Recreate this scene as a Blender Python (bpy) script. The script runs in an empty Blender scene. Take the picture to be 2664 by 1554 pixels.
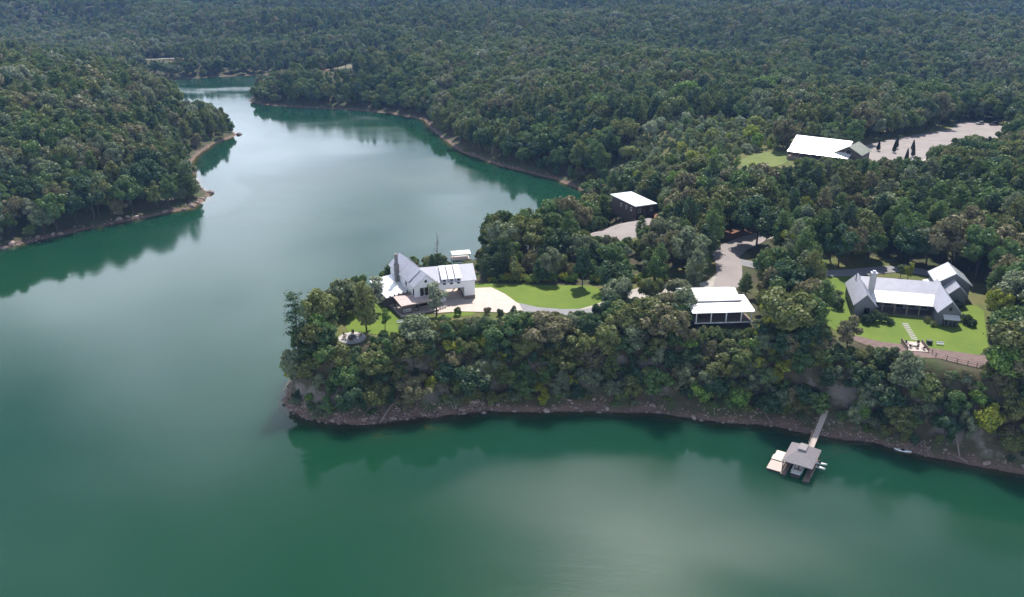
import bpy, bmesh, math, random
import numpy as np
from mathutils import Vector, Matrix
R = math.radians
scene = bpy.context.scene
COL = scene.collection
rng = np.random.default_rng(7)
random.seed(7)

# ------------------------------------------------------------------ camera
cam_d = bpy.data.cameras.new('camera'); cam = bpy.data.objects.new('camera', cam_d); COL.objects.link(cam)
cam.location = (0, 0, 100); cam.rotation_euler = (R(90 - 22), 0, 0)
cam_d.sensor_width = 36; cam_d.lens = 36 * 804 / 1024; cam_d.clip_start = 1; cam_d.clip_end = 12000
scene.camera = cam

# ------------------------------------------------------------------ sun, sky with drifting cloud, exposure
SUN_EL, SUN_AZ = R(55), R(12)          # azimuth from +Y towards +X
sv = Vector((math.sin(SUN_AZ) * math.cos(SUN_EL), math.cos(SUN_AZ) * math.cos(SUN_EL), math.sin(SUN_EL)))
sun_d = bpy.data.lights.new('sun', 'SUN'); sun_d.energy = 5.0; sun_d.angle = R(0.53); sun_d.color = (1.0, 0.955, 0.89)
sun = bpy.data.objects.new('sun', sun_d); COL.objects.link(sun)
sun.rotation_euler = (-sv).to_track_quat('-Z', 'Y').to_euler(); sun.location = (0, 0, 400)

world = bpy.data.worlds.new('World'); scene.world = world; world.use_nodes = True
nt = world.node_tree; nt.nodes.clear()
def N(nt, t, **k):
    n = nt.nodes.new(t)
    for a, v in k.items(): setattr(n, a, v)
    return n
def mathn(nt, op, a, b=None, clamp=False):
    n = N(nt, 'ShaderNodeMath', operation=op, use_clamp=clamp)
    for i, v in enumerate((a, b)):
        if v is None: continue
        if isinstance(v, (int, float)): n.inputs[i].default_value = v
        else: nt.links.new(v, n.inputs[i])
    return n.outputs[0]
def maprange(nt, v, a, b, c=0., d=1., smooth=True):
    n = N(nt, 'ShaderNodeMapRange'); n.interpolation_type = 'SMOOTHSTEP' if smooth else 'LINEAR'
    nt.links.new(v, n.inputs[0])
    for i, q in enumerate((a, b, c, d)): n.inputs[1 + i].default_value = q
    return n.outputs[0]
def mixc(nt, f, a, b):
    n = N(nt, 'ShaderNodeMix', data_type='RGBA')
    for s, v in ((n.inputs[0], f), (n.inputs[6], a), (n.inputs[7], b)):
        if isinstance(v, (int, float)): s.default_value = v
        elif isinstance(v, tuple): s.default_value = v if len(v) == 4 else v + (1,)
        else: nt.links.new(v, s)
    return n.outputs[2]
def noise(nt, vec, scale, detail=3, rough=.5, dist=0.):
    n = N(nt, 'ShaderNodeTexNoise'); n.inputs['Scale'].default_value = scale; n.inputs['Detail'].default_value = detail
    n.inputs['Roughness'].default_value = rough; n.inputs['Distortion'].default_value = dist
    if vec is not None: nt.links.new(vec, n.inputs['Vector'])
    return n.outputs['Fac']

sky = N(nt, 'ShaderNodeTexSky', sky_type='NISHITA'); sky.sun_disc = False
sky.sun_elevation = SUN_EL; sky.sun_rotation = SUN_AZ; sky.altitude = 200; sky.air_density = 1.0; sky.dust_density = 1.2; sky.ozone_density = 1.2
tc = N(nt, 'ShaderNodeTexCoord'); sp = N(nt, 'ShaderNodeSeparateXYZ'); nt.links.new(tc.outputs['Generated'], sp.inputs[0])
zz = mathn(nt, 'ADD', mathn(nt, 'MAXIMUM', sp.outputs[2], 0.0), 0.25)
cv = N(nt, 'ShaderNodeCombineXYZ')
nt.links.new(mathn(nt, 'DIVIDE', sp.outputs[0], zz), cv.inputs[0]); nt.links.new(mathn(nt, 'DIVIDE', sp.outputs[1], zz), cv.inputs[1])
cv.inputs[2].default_value = 4.4
low = mathn(nt, 'POWER', mathn(nt, 'SUBTRACT', 1.0, mathn(nt, 'MAXIMUM', sp.outputs[2], 0.0)), 2.0)     # cloud layers close up towards the horizon
cl = maprange(nt, mathn(nt, 'ADD', noise(nt, cv.outputs[0], 1.0, 3, .5, .2), mathn(nt, 'MULTIPLY', low, .31)), .53, .82)
cloudy = mixc(nt, mathn(nt, 'MULTIPLY', cl, .92), sky.outputs[0], (30.0, 33.2, 38.5))
bg = N(nt, 'ShaderNodeBackground'); nt.links.new(cloudy, bg.inputs[0]); bg.inputs[1].default_value = 0.07
wo = N(nt, 'ShaderNodeOutputWorld'); nt.links.new(bg.outputs[0], wo.inputs[0])

vs = scene.view_settings; vs.view_transform = 'Standard'; vs.look = 'None'; vs.gamma = 1; vs.exposure = 0.5; vs.use_curve_mapping = False
scene.render.engine = 'CYCLES'; scene.cycles.max_bounces = 5; scene.cycles.diffuse_bounces = 3; scene.cycles.glossy_bounces = 3; scene.cycles.transmission_bounces = 2; scene.cycles.transparent_max_bounces = 6
scene.cycles.use_denoising = True

# ------------------------------------------------------------------ materials
MATS = {}
def new_mat(name):
    m = bpy.data.materials.new(name); m.use_nodes = True; m.node_tree.nodes.clear(); MATS[name] = m
    return m, m.node_tree
def out(nt, sh, vol=None):
    o = N(nt, 'ShaderNodeOutputMaterial')
    if sh is not None: nt.links.new(sh, o.inputs[0])
    if vol is not None: nt.links.new(vol, o.inputs[1])
def pbr(nt, col, rough=.7, metal=0., normal=None, spec=.5):
    b = N(nt, 'ShaderNodeBsdfPrincipled')
    for s, v in ((b.inputs['Base Color'], col), (b.inputs['Roughness'], rough), (b.inputs['Metallic'], metal)):
        if isinstance(v, (int, float)): s.default_value = v
        elif isinstance(v, tuple): s.default_value = v + (1,)
        else: nt.links.new(v, s)
    b.inputs['Specular IOR Level'].default_value = spec
    if normal is not None: nt.links.new(normal, b.inputs['Normal'])
    return b.outputs[0]
def bump(nt, h, strength, dist):
    b = N(nt, 'ShaderNodeBump'); b.inputs['Strength'].default_value = strength; b.inputs['Distance'].default_value = dist
    nt.links.new(h, b.inputs['Height']); return b.outputs[0]
def objco(nt): return N(nt, 'ShaderNodeTexCoord').outputs['Object']
def simple(name, c1, c2=None, scale=1.5, rough=.75, metal=0., bmp=.0, fine=12., spec=.4):
    m, nt = new_mat(name); co = objco(nt)
    c2 = c2 or tuple(v * .78 for v in c1)
    f = maprange(nt, noise(nt, co, scale, 5, .6), .3, .7)
    f2 = noise(nt, co, fine, 3, .6)
    col = mixc(nt, mathn(nt, 'MULTIPLY', f2, .35), mixc(nt, f, c1, c2), tuple(v * .6 for v in c1))
    nrm = bump(nt, f2, bmp, .05) if bmp else None
    out(nt, pbr(nt, col, rough, metal, nrm, spec)); return m

M_roof_grey = simple('metal_roof_grey', (.50, .50, .56), (.44, .44, .50), .6, .5, .35, fine=5)
M_roof_white = simple('metal_roof_white', (.80, .80, .80), (.72, .72, .73), .5, .36, .25, fine=4)
M_roof_pale = simple('metal_roof_pale', (.60, .60, .60), (.54, .54, .55), .5, .55, .1, fine=4)
M_roof_weather = simple('metal_roof_weathered', (.42, .43, .36), (.33, .34, .28), .8, .6, .2)
M_roof_pink = simple('roof_membrane', (.60, .47, .44), (.50, .38, .36), .9, .8)
M_roof_dock = simple('dock_roof_shingle', (.25, .225, .235), (.20, .18, .19), 2., .7)
M_white = simple('white_siding', (.78, .78, .80), (.72, .72, .75), .8, .6)
M_grey = simple('grey_siding', (.17, .175, .19), (.14, .145, .16), .8, .7)
M_brown = simple('brown_siding', (.055, .035, .028), (.04, .025, .02), .8, .7)
M_barn = simple('barn_siding', (.12, .095, .08), (.08, .065, .055), .8, .8)
M_stone = simple('stone_base', (.22, .19, .16), (.12, .105, .09), 3., .9, bmp=.4)
M_chim = simple('chimney_stone', (.20, .19, .19), (.12, .115, .115), 3., .9, bmp=.4)
M_chim_l = simple('chimney_block', (.42, .41, .40), (.34, .33, .33), 2., .9)
M_glass = simple('window_glass', (.012, .014, .018), (.01, .011, .014), 1., .08, spec=.6)
M_dark = simple('dark_interior', (.03, .022, .02), None, 1., .8)
M_trim = simple('white_trim', (.75, .75, .75), None, 1., .55)
M_trim_d = simple('dark_trim', (.04, .035, .035), None, 1., .6)
M_wood = simple('weathered_wood', (.26, .20, .16), (.19, .15, .12), 2., .8)
M_wood_d = simple('dark_wood', (.10, .065, .05), (.07, .045, .035), 2., .8)
M_wood_p = simple('pale_decking', (.56, .47, .42), (.46, .38, .34), 1.5, .8)
M_wood_c = simple('cream_decking', (.72, .66, .57), (.62, .56, .48), 1.5, .7)
M_plastic = simple('white_plastic', (.75, .76, .75), (.66, .67, .66), 1.5, .4)
M_fabric = simple('cushion_fabric', (.62, .58, .56), None, 2., .9)
M_metal_d = simple('dark_metal', (.05, .05, .055), None, 2., .5, .5)
M_green_bin = simple('green_box', (.02, .045, .03), None, 2., .6)
M_concrete = simple('concrete', (.60, .50, .44), (.50, .415, .365), .35, .9, fine=3)
M_gravel = simple('gravel', (.32, .28, .268), (.26, .228, .218), .12, .95, bmp=.3, fine=2.5)
M_asphalt = simple('asphalt_grey', (.27, .26, .27), (.22, .215, .225), .2, .9, fine=3)
M_track = simple('pale_track', (.44, .40, .36), (.36, .33, .29), .2, .95, fine=2)
M_mulch = simple('mulch', (.20, .14, .125), (.135, .09, .08), .9, .95, bmp=.5, fine=5)
M_clay = simple('red_clay', (.26, .10, .055), (.19, .08, .045), .4, .95, bmp=.4, fine=3)
M_slab = simple('stone_slab', (.48, .45, .43), None, 2., .9)
M_bark = simple('bark', (.075, .058, .046), (.05, .038, .03), 3., .95, bmp=.5)
M_deadwood = simple('dead_wood', (.25, .21, .18), (.17, .145, .125), 3., .9)
M_drygrass = simple('dry_grass', (.15, .125, .07), (.10, .10, .045), .3, .95, bmp=.5, fine=3)
M_meadow = simple('meadow_grass', (.15, .18, .04), (.10, .14, .03), .15, .95, bmp=.5, fine=2.)
M_car_silver = simple('car_paint_silver', (.45, .46, .47), None, .5, .3, .5)
M_car_dark = simple('car_paint_dark', (.03, .032, .04), None, .5, .3, .3)
M_rubber = simple('rubber', (.02, .02, .02), None, 2., .8)

def lawn_mat():
    m, nt = new_mat('lawn_grass'); co = objco(nt)
    a = maprange(nt, noise(nt, co, .07, 3, .6), .35, .65); b = noise(nt, co, .22, 6, .75); c = noise(nt, co, 6., 3, .7)
    col = mixc(nt, a, (.128, .186, .025), (.102, .156, .022))
    col = mixc(nt, mathn(nt, 'MULTIPLY', maprange(nt, b, .45, .75), .5), col, (.185, .22, .035))
    col = mixc(nt, mathn(nt, 'MULTIPLY', c, .3), col, (.07, .13, .012))
    out(nt, pbr(nt, col, .9, 0, bump(nt, c, .5, .05), .2)); return m
M_lawn = lawn_mat()

PAL = {'dark green': (.040, .080, .038), 'mid green': (.092, .152, .050), 'olive green': (.142, .160, .056), 'grey-green': (.160, .192, .112),
       'brownish green': (.178, .162, .088), 'yellow-green': (.245, .270, .045), 'silver-green': (.25, .28, .20), 'fresh green': (.135, .225, .052)}
def leaf_mat(name, mode):
    """mode 'object': tint taken from the object's own colour; 'random': each tree of the wood its own hue"""
    m, nt = new_mat(name); oi = N(nt, 'ShaderNodeObjectInfo'); co = objco(nt)
    if mode == 'object': base = oi.outputs['Color']
    else:
        cr = N(nt, 'ShaderNodeValToRGB'); el = cr.color_ramp.elements
        stops = [(0, 'dark green'), (.20, 'dark green'), (.34, 'mid green'), (.46, 'olive green'), (.54, 'mid green'), (.63, 'grey-green'), (.72, 'brownish green'), (.79, 'mid green'), (.86, 'silver-green'), (.93, 'olive green'), (1, 'fresh green')]
        el[0].position, el[0].color = 0, PAL[stops[0][1]] + (1,); el[1].position, el[1].color = 1, PAL[stops[-1][1]] + (1,)
        for p, k in stops[1:-1]:
            e = el.new(p); e.color = PAL[k] + (1,)
        if mode == 'scrub':
            for e, k in zip(el, ('fresh green', 'grey-green', 'olive green', 'silver-green', 'mid green', 'grey-green', 'yellow-green', 'fresh green', 'silver-green', 'olive green', 'fresh green')): e.color = tuple(v * 1.35 for v in PAL[k]) + (1,)
        at_ = N(nt, 'ShaderNodeAttribute', attribute_name='tone'); at_.attribute_type = 'INSTANCER'
        nt.links.new(mathn(nt, 'ADD', mathn(nt, 'MULTIPLY', oi.outputs['Random'], .55), mathn(nt, 'MULTIPLY', at_.outputs['Fac'], .45), True), cr.inputs[0]); base = cr.outputs[0]
    n1 = noise(nt, co, .55, 2, .5); n2 = noise(nt, co, 2.3, 2, .6)
    hsv = N(nt, 'ShaderNodeHueSaturation'); nt.links.new(base, hsv.inputs['Color'])
    nt.links.new(maprange(nt, n1, .3, .7, .482, .518), hsv.inputs['Hue'])
    nt.links.new(maprange(nt, n2, .25, .75, .42, 1.68, False), hsv.inputs['Value'])
    hsv.inputs['Saturation'].default_value = 1.06
    d = N(nt, 'ShaderNodeBsdfDiffuse'); t = N(nt, 'ShaderNodeBsdfTranslucent'); g = N(nt, 'ShaderNodeBsdfGlossy'); g.inputs['Roughness'].default_value = .5
    g.inputs['Color'].default_value = (1, 1, 1, 1)
    nt.links.new(hsv.outputs[0], d.inputs[0])
    tr = mixc(nt, .6, hsv.outputs[0], (.16, .19, .03)); nt.links.new(tr, t.inputs[0])
    ms = N(nt, 'ShaderNodeMixShader'); ms.inputs[0].default_value = .24; nt.links.new(d.outputs[0], ms.inputs[1]); nt.links.new(t.outputs[0], ms.inputs[2])
    m2 = N(nt, 'ShaderNodeMixShader'); m2.inputs[0].default_value = .018; nt.links.new(ms.outputs[0], m2.inputs[1]); nt.links.new(g.outputs[0], m2.inputs[2])
    out(nt, m2.outputs[0]); return m
M_leaf = leaf_mat('foliage', 'object'); M_leaf_wood = leaf_mat('wood_foliage', 'random'); M_leaf_scrub = leaf_mat('scrub_foliage', 'scrub')

def rock_mat():
    m, nt = new_mat('shore_rock'); oi = N(nt, 'ShaderNodeObjectInfo'); co = objco(nt)
    c = mixc(nt, oi.outputs['Random'], (.17, .125, .11), (.40, .315, .275))
    c = mixc(nt, mathn(nt, 'MULTIPLY', noise(nt, co, 2.2, 4, .6), .6), c, (.13, .085, .07))
    out(nt, pbr(nt, c, .9, 0, bump(nt, noise(nt, co, 5, 4, .6), .5, .1), .3)); return m
M_rock = rock_mat()

def terrain_mat():
    m, nt = new_mat('ground_soil'); geo = N(nt, 'ShaderNodeNewGeometry'); pos = geo.outputs['Position']
    a = N(nt, 'ShaderNodeAttribute', attribute_name='shore').outputs['Fac']; k = N(nt, 'ShaderNodeAttribute', attribute_name='clay').outputs['Fac']
    n1 = noise(nt, pos, .16, 5, .6); n2 = noise(nt, pos, 1.1, 4, .65); n3 = noise(nt, pos, .03, 3, .5)
    floor = mixc(nt, n2, (.045, .040, .024), (.085, .075, .042))
    floor = mixc(nt, maprange(nt, n1, .42, .62), floor, (.055, .070, .026))
    gk = N(nt, 'ShaderNodeAttribute', attribute_name='grassy').outputs['Fac']
    rough = mixc(nt, maprange(nt, n1, .35, .65), (.105, .135, .032), (.17, .15, .065)); rough = mixc(nt, mathn(nt, 'MULTIPLY', n2, .6), rough, (.05, .06, .02))
    floor = mixc(nt, maprange(nt, mathn(nt, 'ADD', gk, mathn(nt, 'MULTIPLY', n1, .5)), .5, .8), floor, rough)
    clay = mixc(nt, n2, (.20, .085, .05), (.30, .15, .09)); floor = mixc(nt, k, floor, clay)
    v = N(nt, 'ShaderNodeTexVoronoi'); v.inputs['Scale'].default_value = 2.1; v.inputs['Randomness'].default_value = 1.0; nt.links.new(pos, v.inputs['Vector'])
    soil = mixc(nt, n2, (.085, .058, .047), (.26, .17, .125))
    soil = mixc(nt, mathn(nt, 'MULTIPLY', maprange(nt, n3, .4, .6), .45), soil, (.10, .07, .06))
    soil = mixc(nt, mathn(nt, 'MULTIPLY', maprange(nt, v.outputs['Distance'], .34, .16), maprange(nt, n1, .42, .66)), soil, mixc(nt, v.outputs['Color'], (.16, .12, .105), (.32, .25, .215)))
    bed = mixc(nt, n2, (.28, .16, .06), (.40, .25, .11))
    sx = N(nt, 'ShaderNodeSeparateXYZ'); nt.links.new(pos, sx.inputs[0])
    soil = mixc(nt, maprange(nt, sx.outputs[2], .05, -.35), soil, bed)
    sh = maprange(nt, mathn(nt, 'ADD', a, mathn(nt, 'MULTIPLY', n1, 5.)), 5.0, 2.9)
    sep = N(nt, 'ShaderNodeSeparateXYZ'); nt.links.new(geo.outputs['Normal'], sep.inputs[0])
    rk = mathn(nt, 'MULTIPLY', maprange(nt, sep.outputs[2], .72, .55), maprange(nt, n1, .45, .6))
    floor = mixc(nt, rk, floor, mixc(nt, n2, (.10, .085, .08), (.22, .19, .17)))
    out(nt, pbr(nt, mixc(nt, sh, floor, soil), .95, 0, bump(nt, n2, .7, .3), .2)); return m
M_terrain = terrain_mat()

def water_mat():
    m, nt = new_mat('lake_water'); geo = N(nt, 'ShaderNodeNewGeometry'); pos = geo.outputs['Position']
    dep = N(nt, 'ShaderNodeAttribute', attribute_name='depth').outputs['Fac']
    mp = N(nt, 'ShaderNodeMapping'); nt.links.new(pos, mp.inputs[0]); mp.inputs['Rotation'].default_value = (0, 0, R(25)); mp.inputs['Scale'].default_value = (1, 2.0, 1)
    mp2 = N(nt, 'ShaderNodeMapping'); nt.links.new(pos, mp2.inputs[0]); mp2.inputs['Location'].default_value = (480, 470, 195); mp2.inputs['Rotation'].default_value = (0, 0, R(-35)); mp2.inputs['Scale'].default_value = (1.0, 1.5, 1)
    w1 = noise(nt, mp.outputs[0], .9, 3, .6); w2 = noise(nt, mp.outputs[0], .22, 2, .5)
    calm = maprange(nt, noise(nt, pos, .011, 2, .5, .6), .48, .66, .06, 1.)
    h = mathn(nt, 'MULTIPLY', mathn(nt, 'ADD', mathn(nt, 'MULTIPLY', w1, .5), w2), calm)
    nb = N(nt, 'ShaderNodeBump'); nb.inputs['Strength'].default_value = .45; nb.inputs['Distance'].default_value = .05; nt.links.new(h, nb.inputs['Height'])
    d = N(nt, 'ShaderNodeSubsurfaceScattering', falloff='BURLEY'); d.inputs['Scale'].default_value = 13.0; d.inputs['Radius'].default_value = (.5, 1.0, .8)   # light scattered inside the murky water
    body = mixc(nt, maprange(nt, noise(nt, pos, .006, 3, .5), .35, .65), (.006, .042, .018), (.008, .042, .027))
    nt.links.new(body, d.inputs[0])
    t = N(nt, 'ShaderNodeBsdfTransparent'); t.inputs[0].default_value = (.80, .86, .66, 1)
    al = mathn(nt, 'SUBTRACT', 1.0, mathn(nt, 'POWER', 2.718, mathn(nt, 'MULTIPLY', dep, -1.5)))
    mx = N(nt, 'ShaderNodeMixShader'); nt.links.new(al, mx.inputs[0]); nt.links.new(t.outputs[0], mx.inputs[1]); nt.links.new(d.outputs[0], mx.inputs[2])
    fr = N(nt, 'ShaderNodeFresnel'); fr.inputs[0].default_value = 1.34; nt.links.new(nb.outputs[0], fr.inputs['Normal'])
    breeze = mathn(nt, 'MULTIPLY', maprange(nt, noise(nt, mp2.outputs[0], .0075, 3, .5, .3), .36, .74), maprange(nt, dep, 5.0, 9.0))      # wind-roughened patches away from the sheltered banks
    g = N(nt, 'ShaderNodeBsdfGlossy'); nt.links.new(maprange(nt, breeze, 0., 1., .05, .265, False), g.inputs['Roughness']); nt.links.new(nb.outputs[0], g.inputs['Normal'])
    m2 = N(nt, 'ShaderNodeMixShader'); nt.links.new(fr.outputs[0], m2.inputs[0]); nt.links.new(mx.outputs[0], m2.inputs[1]); nt.links.new(g.outputs[0], m2.inputs[2])
    out(nt, m2.outputs[0]); return m
M_water = water_mat()

# ------------------------------------------------------------------ tags
def tag(o, label=None, cat=None, group=None, kind=None):
    if label: o['label'] = label
    if cat: o['category'] = cat
    if group: o['group'] = group
    if kind: o['kind'] = kind
    return o
def empty(name, loc, rz=0.):
    e = bpy.data.objects.new(name, None); COL.objects.link(e); e.location = loc; e.rotation_euler = (0, 0, rz); e.empty_display_size = .5
    return e

# ------------------------------------------------------------------ terrain height
def vnoise(x, y, seed=0):
    xi = np.floor(x).astype(np.int64); yi = np.floor(y).astype(np.int64); fx = x - xi; fy = y - yi
    fx = fx * fx * (3 - 2 * fx); fy = fy * fy * (3 - 2 * fy)
    def hsh(a, b):
        h = (a * 374761393 + b * 668265263 + seed * 1274126177) & 0xffffffff
        h = ((h ^ (h >> 13)) * 1103515245) & 0xffffffff
        return ((h ^ (h >> 16)) & 0xffff) / 65535.
    a, b, c, d = hsh(xi, yi), hsh(xi + 1, yi), hsh(xi, yi + 1), hsh(xi + 1, yi + 1)
    return (a * (1 - fx) + b * fx) * (1 - fy) + (c * (1 - fx) + d * fx) * fy
def fbm(x, y, s, seed=0, o=3):
    r = 0; a = 1; t = 0
    for k in range(o): r = r + a * (vnoise(x / s + 17 * k, y / s - 9 * k, seed + k) - .5) * 2; t += a; a *= .5; s *= .5
    return r / t
def sstep(t): t = np.clip(t, 0, 1); return t * t * (3 - 2 * t)

LAKE = [(-900, -80), (900, -80), (900, 30), (260, 112), (175, 129), (135, 138),
        (110.2, 146.3), (101.4, 149.4), (93.4, 153.0), (84.2, 159.2), (73.8, 161.5), (62.0, 166.4), (48.1, 168.9), (33.9, 172.2), (19.0, 173.3),
        (6.0, 172.9), (-6.0, 173.7), (-15.9, 171.4), (-25.6, 169.4), (-35.1, 167.5), (-42.1, 168.3), (-49.3, 169.8), (-54.6, 173.3), (-57.5, 178.8),
        (-58.5, 187), (-57.5, 197), (-54.5, 208), (-50, 222), (-44, 236), (-36, 252), (-26, 268), (-18, 279), (-8, 288), (5, 297), (17, 309), (25, 325),
        (32, 345), (38, 363), (42, 378), (41, 389), (34.4, 391.6), (23.4, 413.7), (8.8, 429.5), (-14.1, 460.1), (-32.1, 486.5), (-52.6, 550.0),
        (-66.3, 602.8), (-97.5, 631.0), (-132.1, 647.0), (-166.8, 657.4), (-203.8, 672.6), (-221.0, 690.7), (-224, 715), (-215, 760), (-200, 810), (-170, 850),
        (-160, 880), (-210, 892), (-278.5, 880.9), (-313.2, 862.8), (-344.5, 845.5), (-400, 830), (-440, 800), (-420, 775), (-350, 752), (-275, 690), (-224, 605), (-196, 560),
        (-184.3, 539.6), (-185.6, 525.4), (-190.1, 507.8), (-186.7, 477.0), (-181.5, 454.8), (-170.0, 424.7), (-159.3, 398.1), (-148.8, 386.0),
        (-147.2, 372.9), (-147.2, 357.2), (-156.7, 348.5), (-169.2, 335.8), (-180.9, 323.9), (-191.1, 311.1), (-200.8, 299.7), (-216, 286), (-250, 263), (-320, 235), (-900, 160)]
LAKE = np.array(LAKE, float)
def inside(poly, x, y):
    p = np.asarray(poly, float); q = np.roll(p, -1, 0); r = np.zeros(x.shape, bool)
    for (x1, y1), (x2, y2) in zip(p, q):
        if y1 == y2: continue
        c = ((y1 > y) != (y2 > y)) & (x < (x2 - x1) * (y - y1) / (y2 - y1) + x1); r ^= c
    return r
def pdist(poly, x, y, closed=True):
    p = np.asarray(poly, float); q = np.roll(p, -1, 0); best = np.full(x.shape, 1e12)
    n = len(p) if closed else len(p) - 1
    for (x1, y1), (x2, y2) in list(zip(p, q))[:n]:
        dx, dy = x2 - x1, y2 - y1; t = np.clip(((x - x1) * dx + (y - y1) * dy) / (dx * dx + dy * dy + 1e-9), 0, 1)
        best = np.minimum(best, (x - x1 - t * dx) ** 2 + (y - y1 - t * dy) ** 2)
    return np.sqrt(best)
CTRL = np.array([  # x, y, ground height, reach
    (-40, 192, 14.0, 20), (-22, 208, 14.4, 22), (8, 208, 14.4, 24), (36, 210, 14.8, 24), (55, 200, 15.8, 18), (100, 195, 16.3, 30), (125, 212, 16.6, 24),
    (68, 236, 16.2, 24), (44, 282, 17, 26), (88, 268, 18, 40), (5, 262, 12.5, 26), (-20, 245, 12, 22), (150, 356, 24, 42), (205, 398, 24, 46), (250, 436, 24, 42),
    (112, 330, 21, 36), (95, 420, 24, 50), (20, 470, 18, 60), (-50, 660, 17, 70), (-150, 770, 21, 80), (-130, 870, 24, 80),
    (-235, 350, 22, 50), (-330, 480, 37, 85), (-255, 570, 22, 55), (-440, 600, 38, 110), (-215, 480, 20, 40), (-330, 690, 20, 60), (-390, 965, 11, 55), (-300, 930, 12, 50), (-560, 830, 9, 110), (-640, 980, 14, 110)], float)
def height(x, y, want_d=False):
    x = np.asarray(x, float); y = np.asarray(y, float)
    w1 = np.clip(y / 300., .6, 2.5)
    wx = x + 1.1 * fbm(x, y, 9., 3) + 1.5 * w1 * fbm(x, y, 38., 5) ; wy = y + 1.1 * fbm(x, y, 9., 11) + 1.5 * w1 * fbm(x, y, 38., 13)
    d = pdist(LAKE, wx, wy); d = np.where(inside(LAKE, wx, wy), -d, d)
    side = sstep((x + 200) / 500.)
    base = 19 + np.clip(y - 470, 0, 1100) * (.047 - .012 * side) + 27 * fbm(x, y, 320., 21) * sstep((y - 420) / 250.) + 4 * fbm(x, y, 95., 25) * sstep((y - 330) / 150.) - 13 * np.cos(2 * np.pi * (y + .22 * x + 90 * fbm(x, y, 260., 51) - 1030) / 400.) * sstep((y - 780) / 200.) * -1
    num = base * .03; den = np.full(x.shape, .03)
    for cx, cy, h, r in CTRL:
        w = np.exp(-((x - cx) ** 2 + (y - cy) ** 2) / (r * r)); num = num + w * h; den = den + w
    B = num / den
    Rm = 12.5 + 45 * sstep((y - 225) / 90.) - 7.0 * np.exp(-((x + 61) ** 2 + (y - 188) ** 2) / 18. ** 2)
    wob = .55 + .75 * (fbm(x, y, 16., 91) + .3)
    land = 1.35 * np.clip(d / 3.0, 0, 1) ** .85 + (B - 1.35) * sstep((d - 1.7 * np.clip(wob, .2, 1.6)) / Rm)
    bluff = np.clip((d - 2.5) / 6, 0, 1) * np.clip((Rm + 6 - d) / 8, 0, 1)
    land = land + bluff * (.7 * fbm(x, y, 5., 31) + .9 * fbm(x, y, 14., 35)) + .10 * fbm(x, y, 1.7, 41) * np.clip(d / 2, 0, 1) * np.clip((12 - d) / 6, 0, 1)
    bed = np.maximum((.34 - .17 * np.exp(-((x + 25) / 24.) ** 2) * (y < 176) + .5 * np.exp(-((x + 62) ** 2 + (y - 184) ** 2) / 14. ** 2)) * d + .012 * np.minimum(d + 6, 0) * 8, -9.)
    h = np.where(d > 0, land, bed)
    return (h, d) if want_d else h
def H1(x, y): return float(height(np.array([x]), np.array([y]))[0])

# fan-shaped sheet: fine near the houses, coarser to the horizon
ny, nx = 560, 540
ys = 62 * np.exp(np.linspace(0, 1, ny) * math.log(3600 / 62.)); ss = np.linspace(-1, 1, nx)
Y = np.repeat(ys[:, None], nx, 1); X = ss[None, :] * (.78 * Y + 70)
Hh, Dd = height(X.ravel(), Y.ravel(), True)
far = sstep((Y.ravel() - 1700) / 600.); Hh = Hh * (1 - far) + np.minimum(Hh, 74) * far
def grid_faces(mask=None):
    i = np.arange(ny - 1)[:, None] * nx + np.arange(nx - 1)[None, :]
    f = np.stack([i, i + 1, i + nx + 1, i + nx], -1).reshape(-1, 4)
    return f if mask is None else f[mask[f].any(1)]
def np_mesh(name, v, f, mats=(), mi=None, smooth=False):
    me = bpy.data.meshes.new(name); v = np.asarray(v, np.float32); f = np.asarray(f, np.int32); k = f.shape[1]
    me.vertices.add(len(v)); me.vertices.foreach_set('co', v.ravel())
    me.loops.add(f.size); me.loops.foreach_set('vertex_index', f.ravel())
    me.polygons.add(len(f)); me.polygons.foreach_set('loop_start', np.arange(0, f.size, k, dtype=np.int32))
    me.polygons.foreach_set('use_smooth', np.full(len(f), smooth, bool))
    if mi is not None: me.polygons.foreach_set('material_index', np.asarray(mi, np.int32))
    for m in mats: me.materials.append(m)
    me.update(calc_edges=True); return me
def fattr(me, name, vals):
    a = me.attributes.new(name, 'FLOAT', 'POINT'); a.data.foreach_set('value', np.asarray(vals, np.float32))
tv = np.stack([X.ravel(), Y.ravel(), Hh], 1)
tme = np_mesh('ground', tv, grid_faces(), [M_terrain], smooth=True)
fattr(tme, 'shore', Dd)
clay = np.zeros(len(tv))
for cx, cy, r in ((56, 292, 7), (78, 262, 6), (62, 292, 6), (-168, 742, 9), (-370, 935, 9), (92, 268, 6)): clay = np.maximum(clay, np.exp(-(((tv[:, 0] - cx) ** 2 + (tv[:, 1] - cy) ** 2) / r ** 2) ** 2))
fattr(tme, 'clay', clay)
GR = [(-40, 198, 16), (-24, 196, 12), (-12, 200, 10), (8, 200, 14), (22, 208, 14), (40, 218, 12), (56, 222, 12), (66, 240, 10), (98, 205, 30), (88, 200, 18), (120, 205, 20), (104, 222, 20), (40, 272, 16), (212, 405, 50), (250, 440, 30), (120, 352, 25), (100, 400, 45), (110, 440, 40)]
grass_ = np.zeros(len(tv))
for cx, cy, r in GR: grass_ = np.maximum(grass_, np.exp(-(((tv[:, 0] - cx) ** 2 + (tv[:, 1] - cy) ** 2) / r ** 2) ** 2))
fattr(tme, 'grassy', grass_)
ground = bpy.data.objects.new('ground', tme); COL.objects.link(ground); tag(ground, kind='structure')
wv = tv.copy(); wv[:, 2] = 0
f = grid_faces(Hh < .4); used = np.unique(f); rem = np.full(len(wv), -1); rem[used] = np.arange(len(used))
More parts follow.
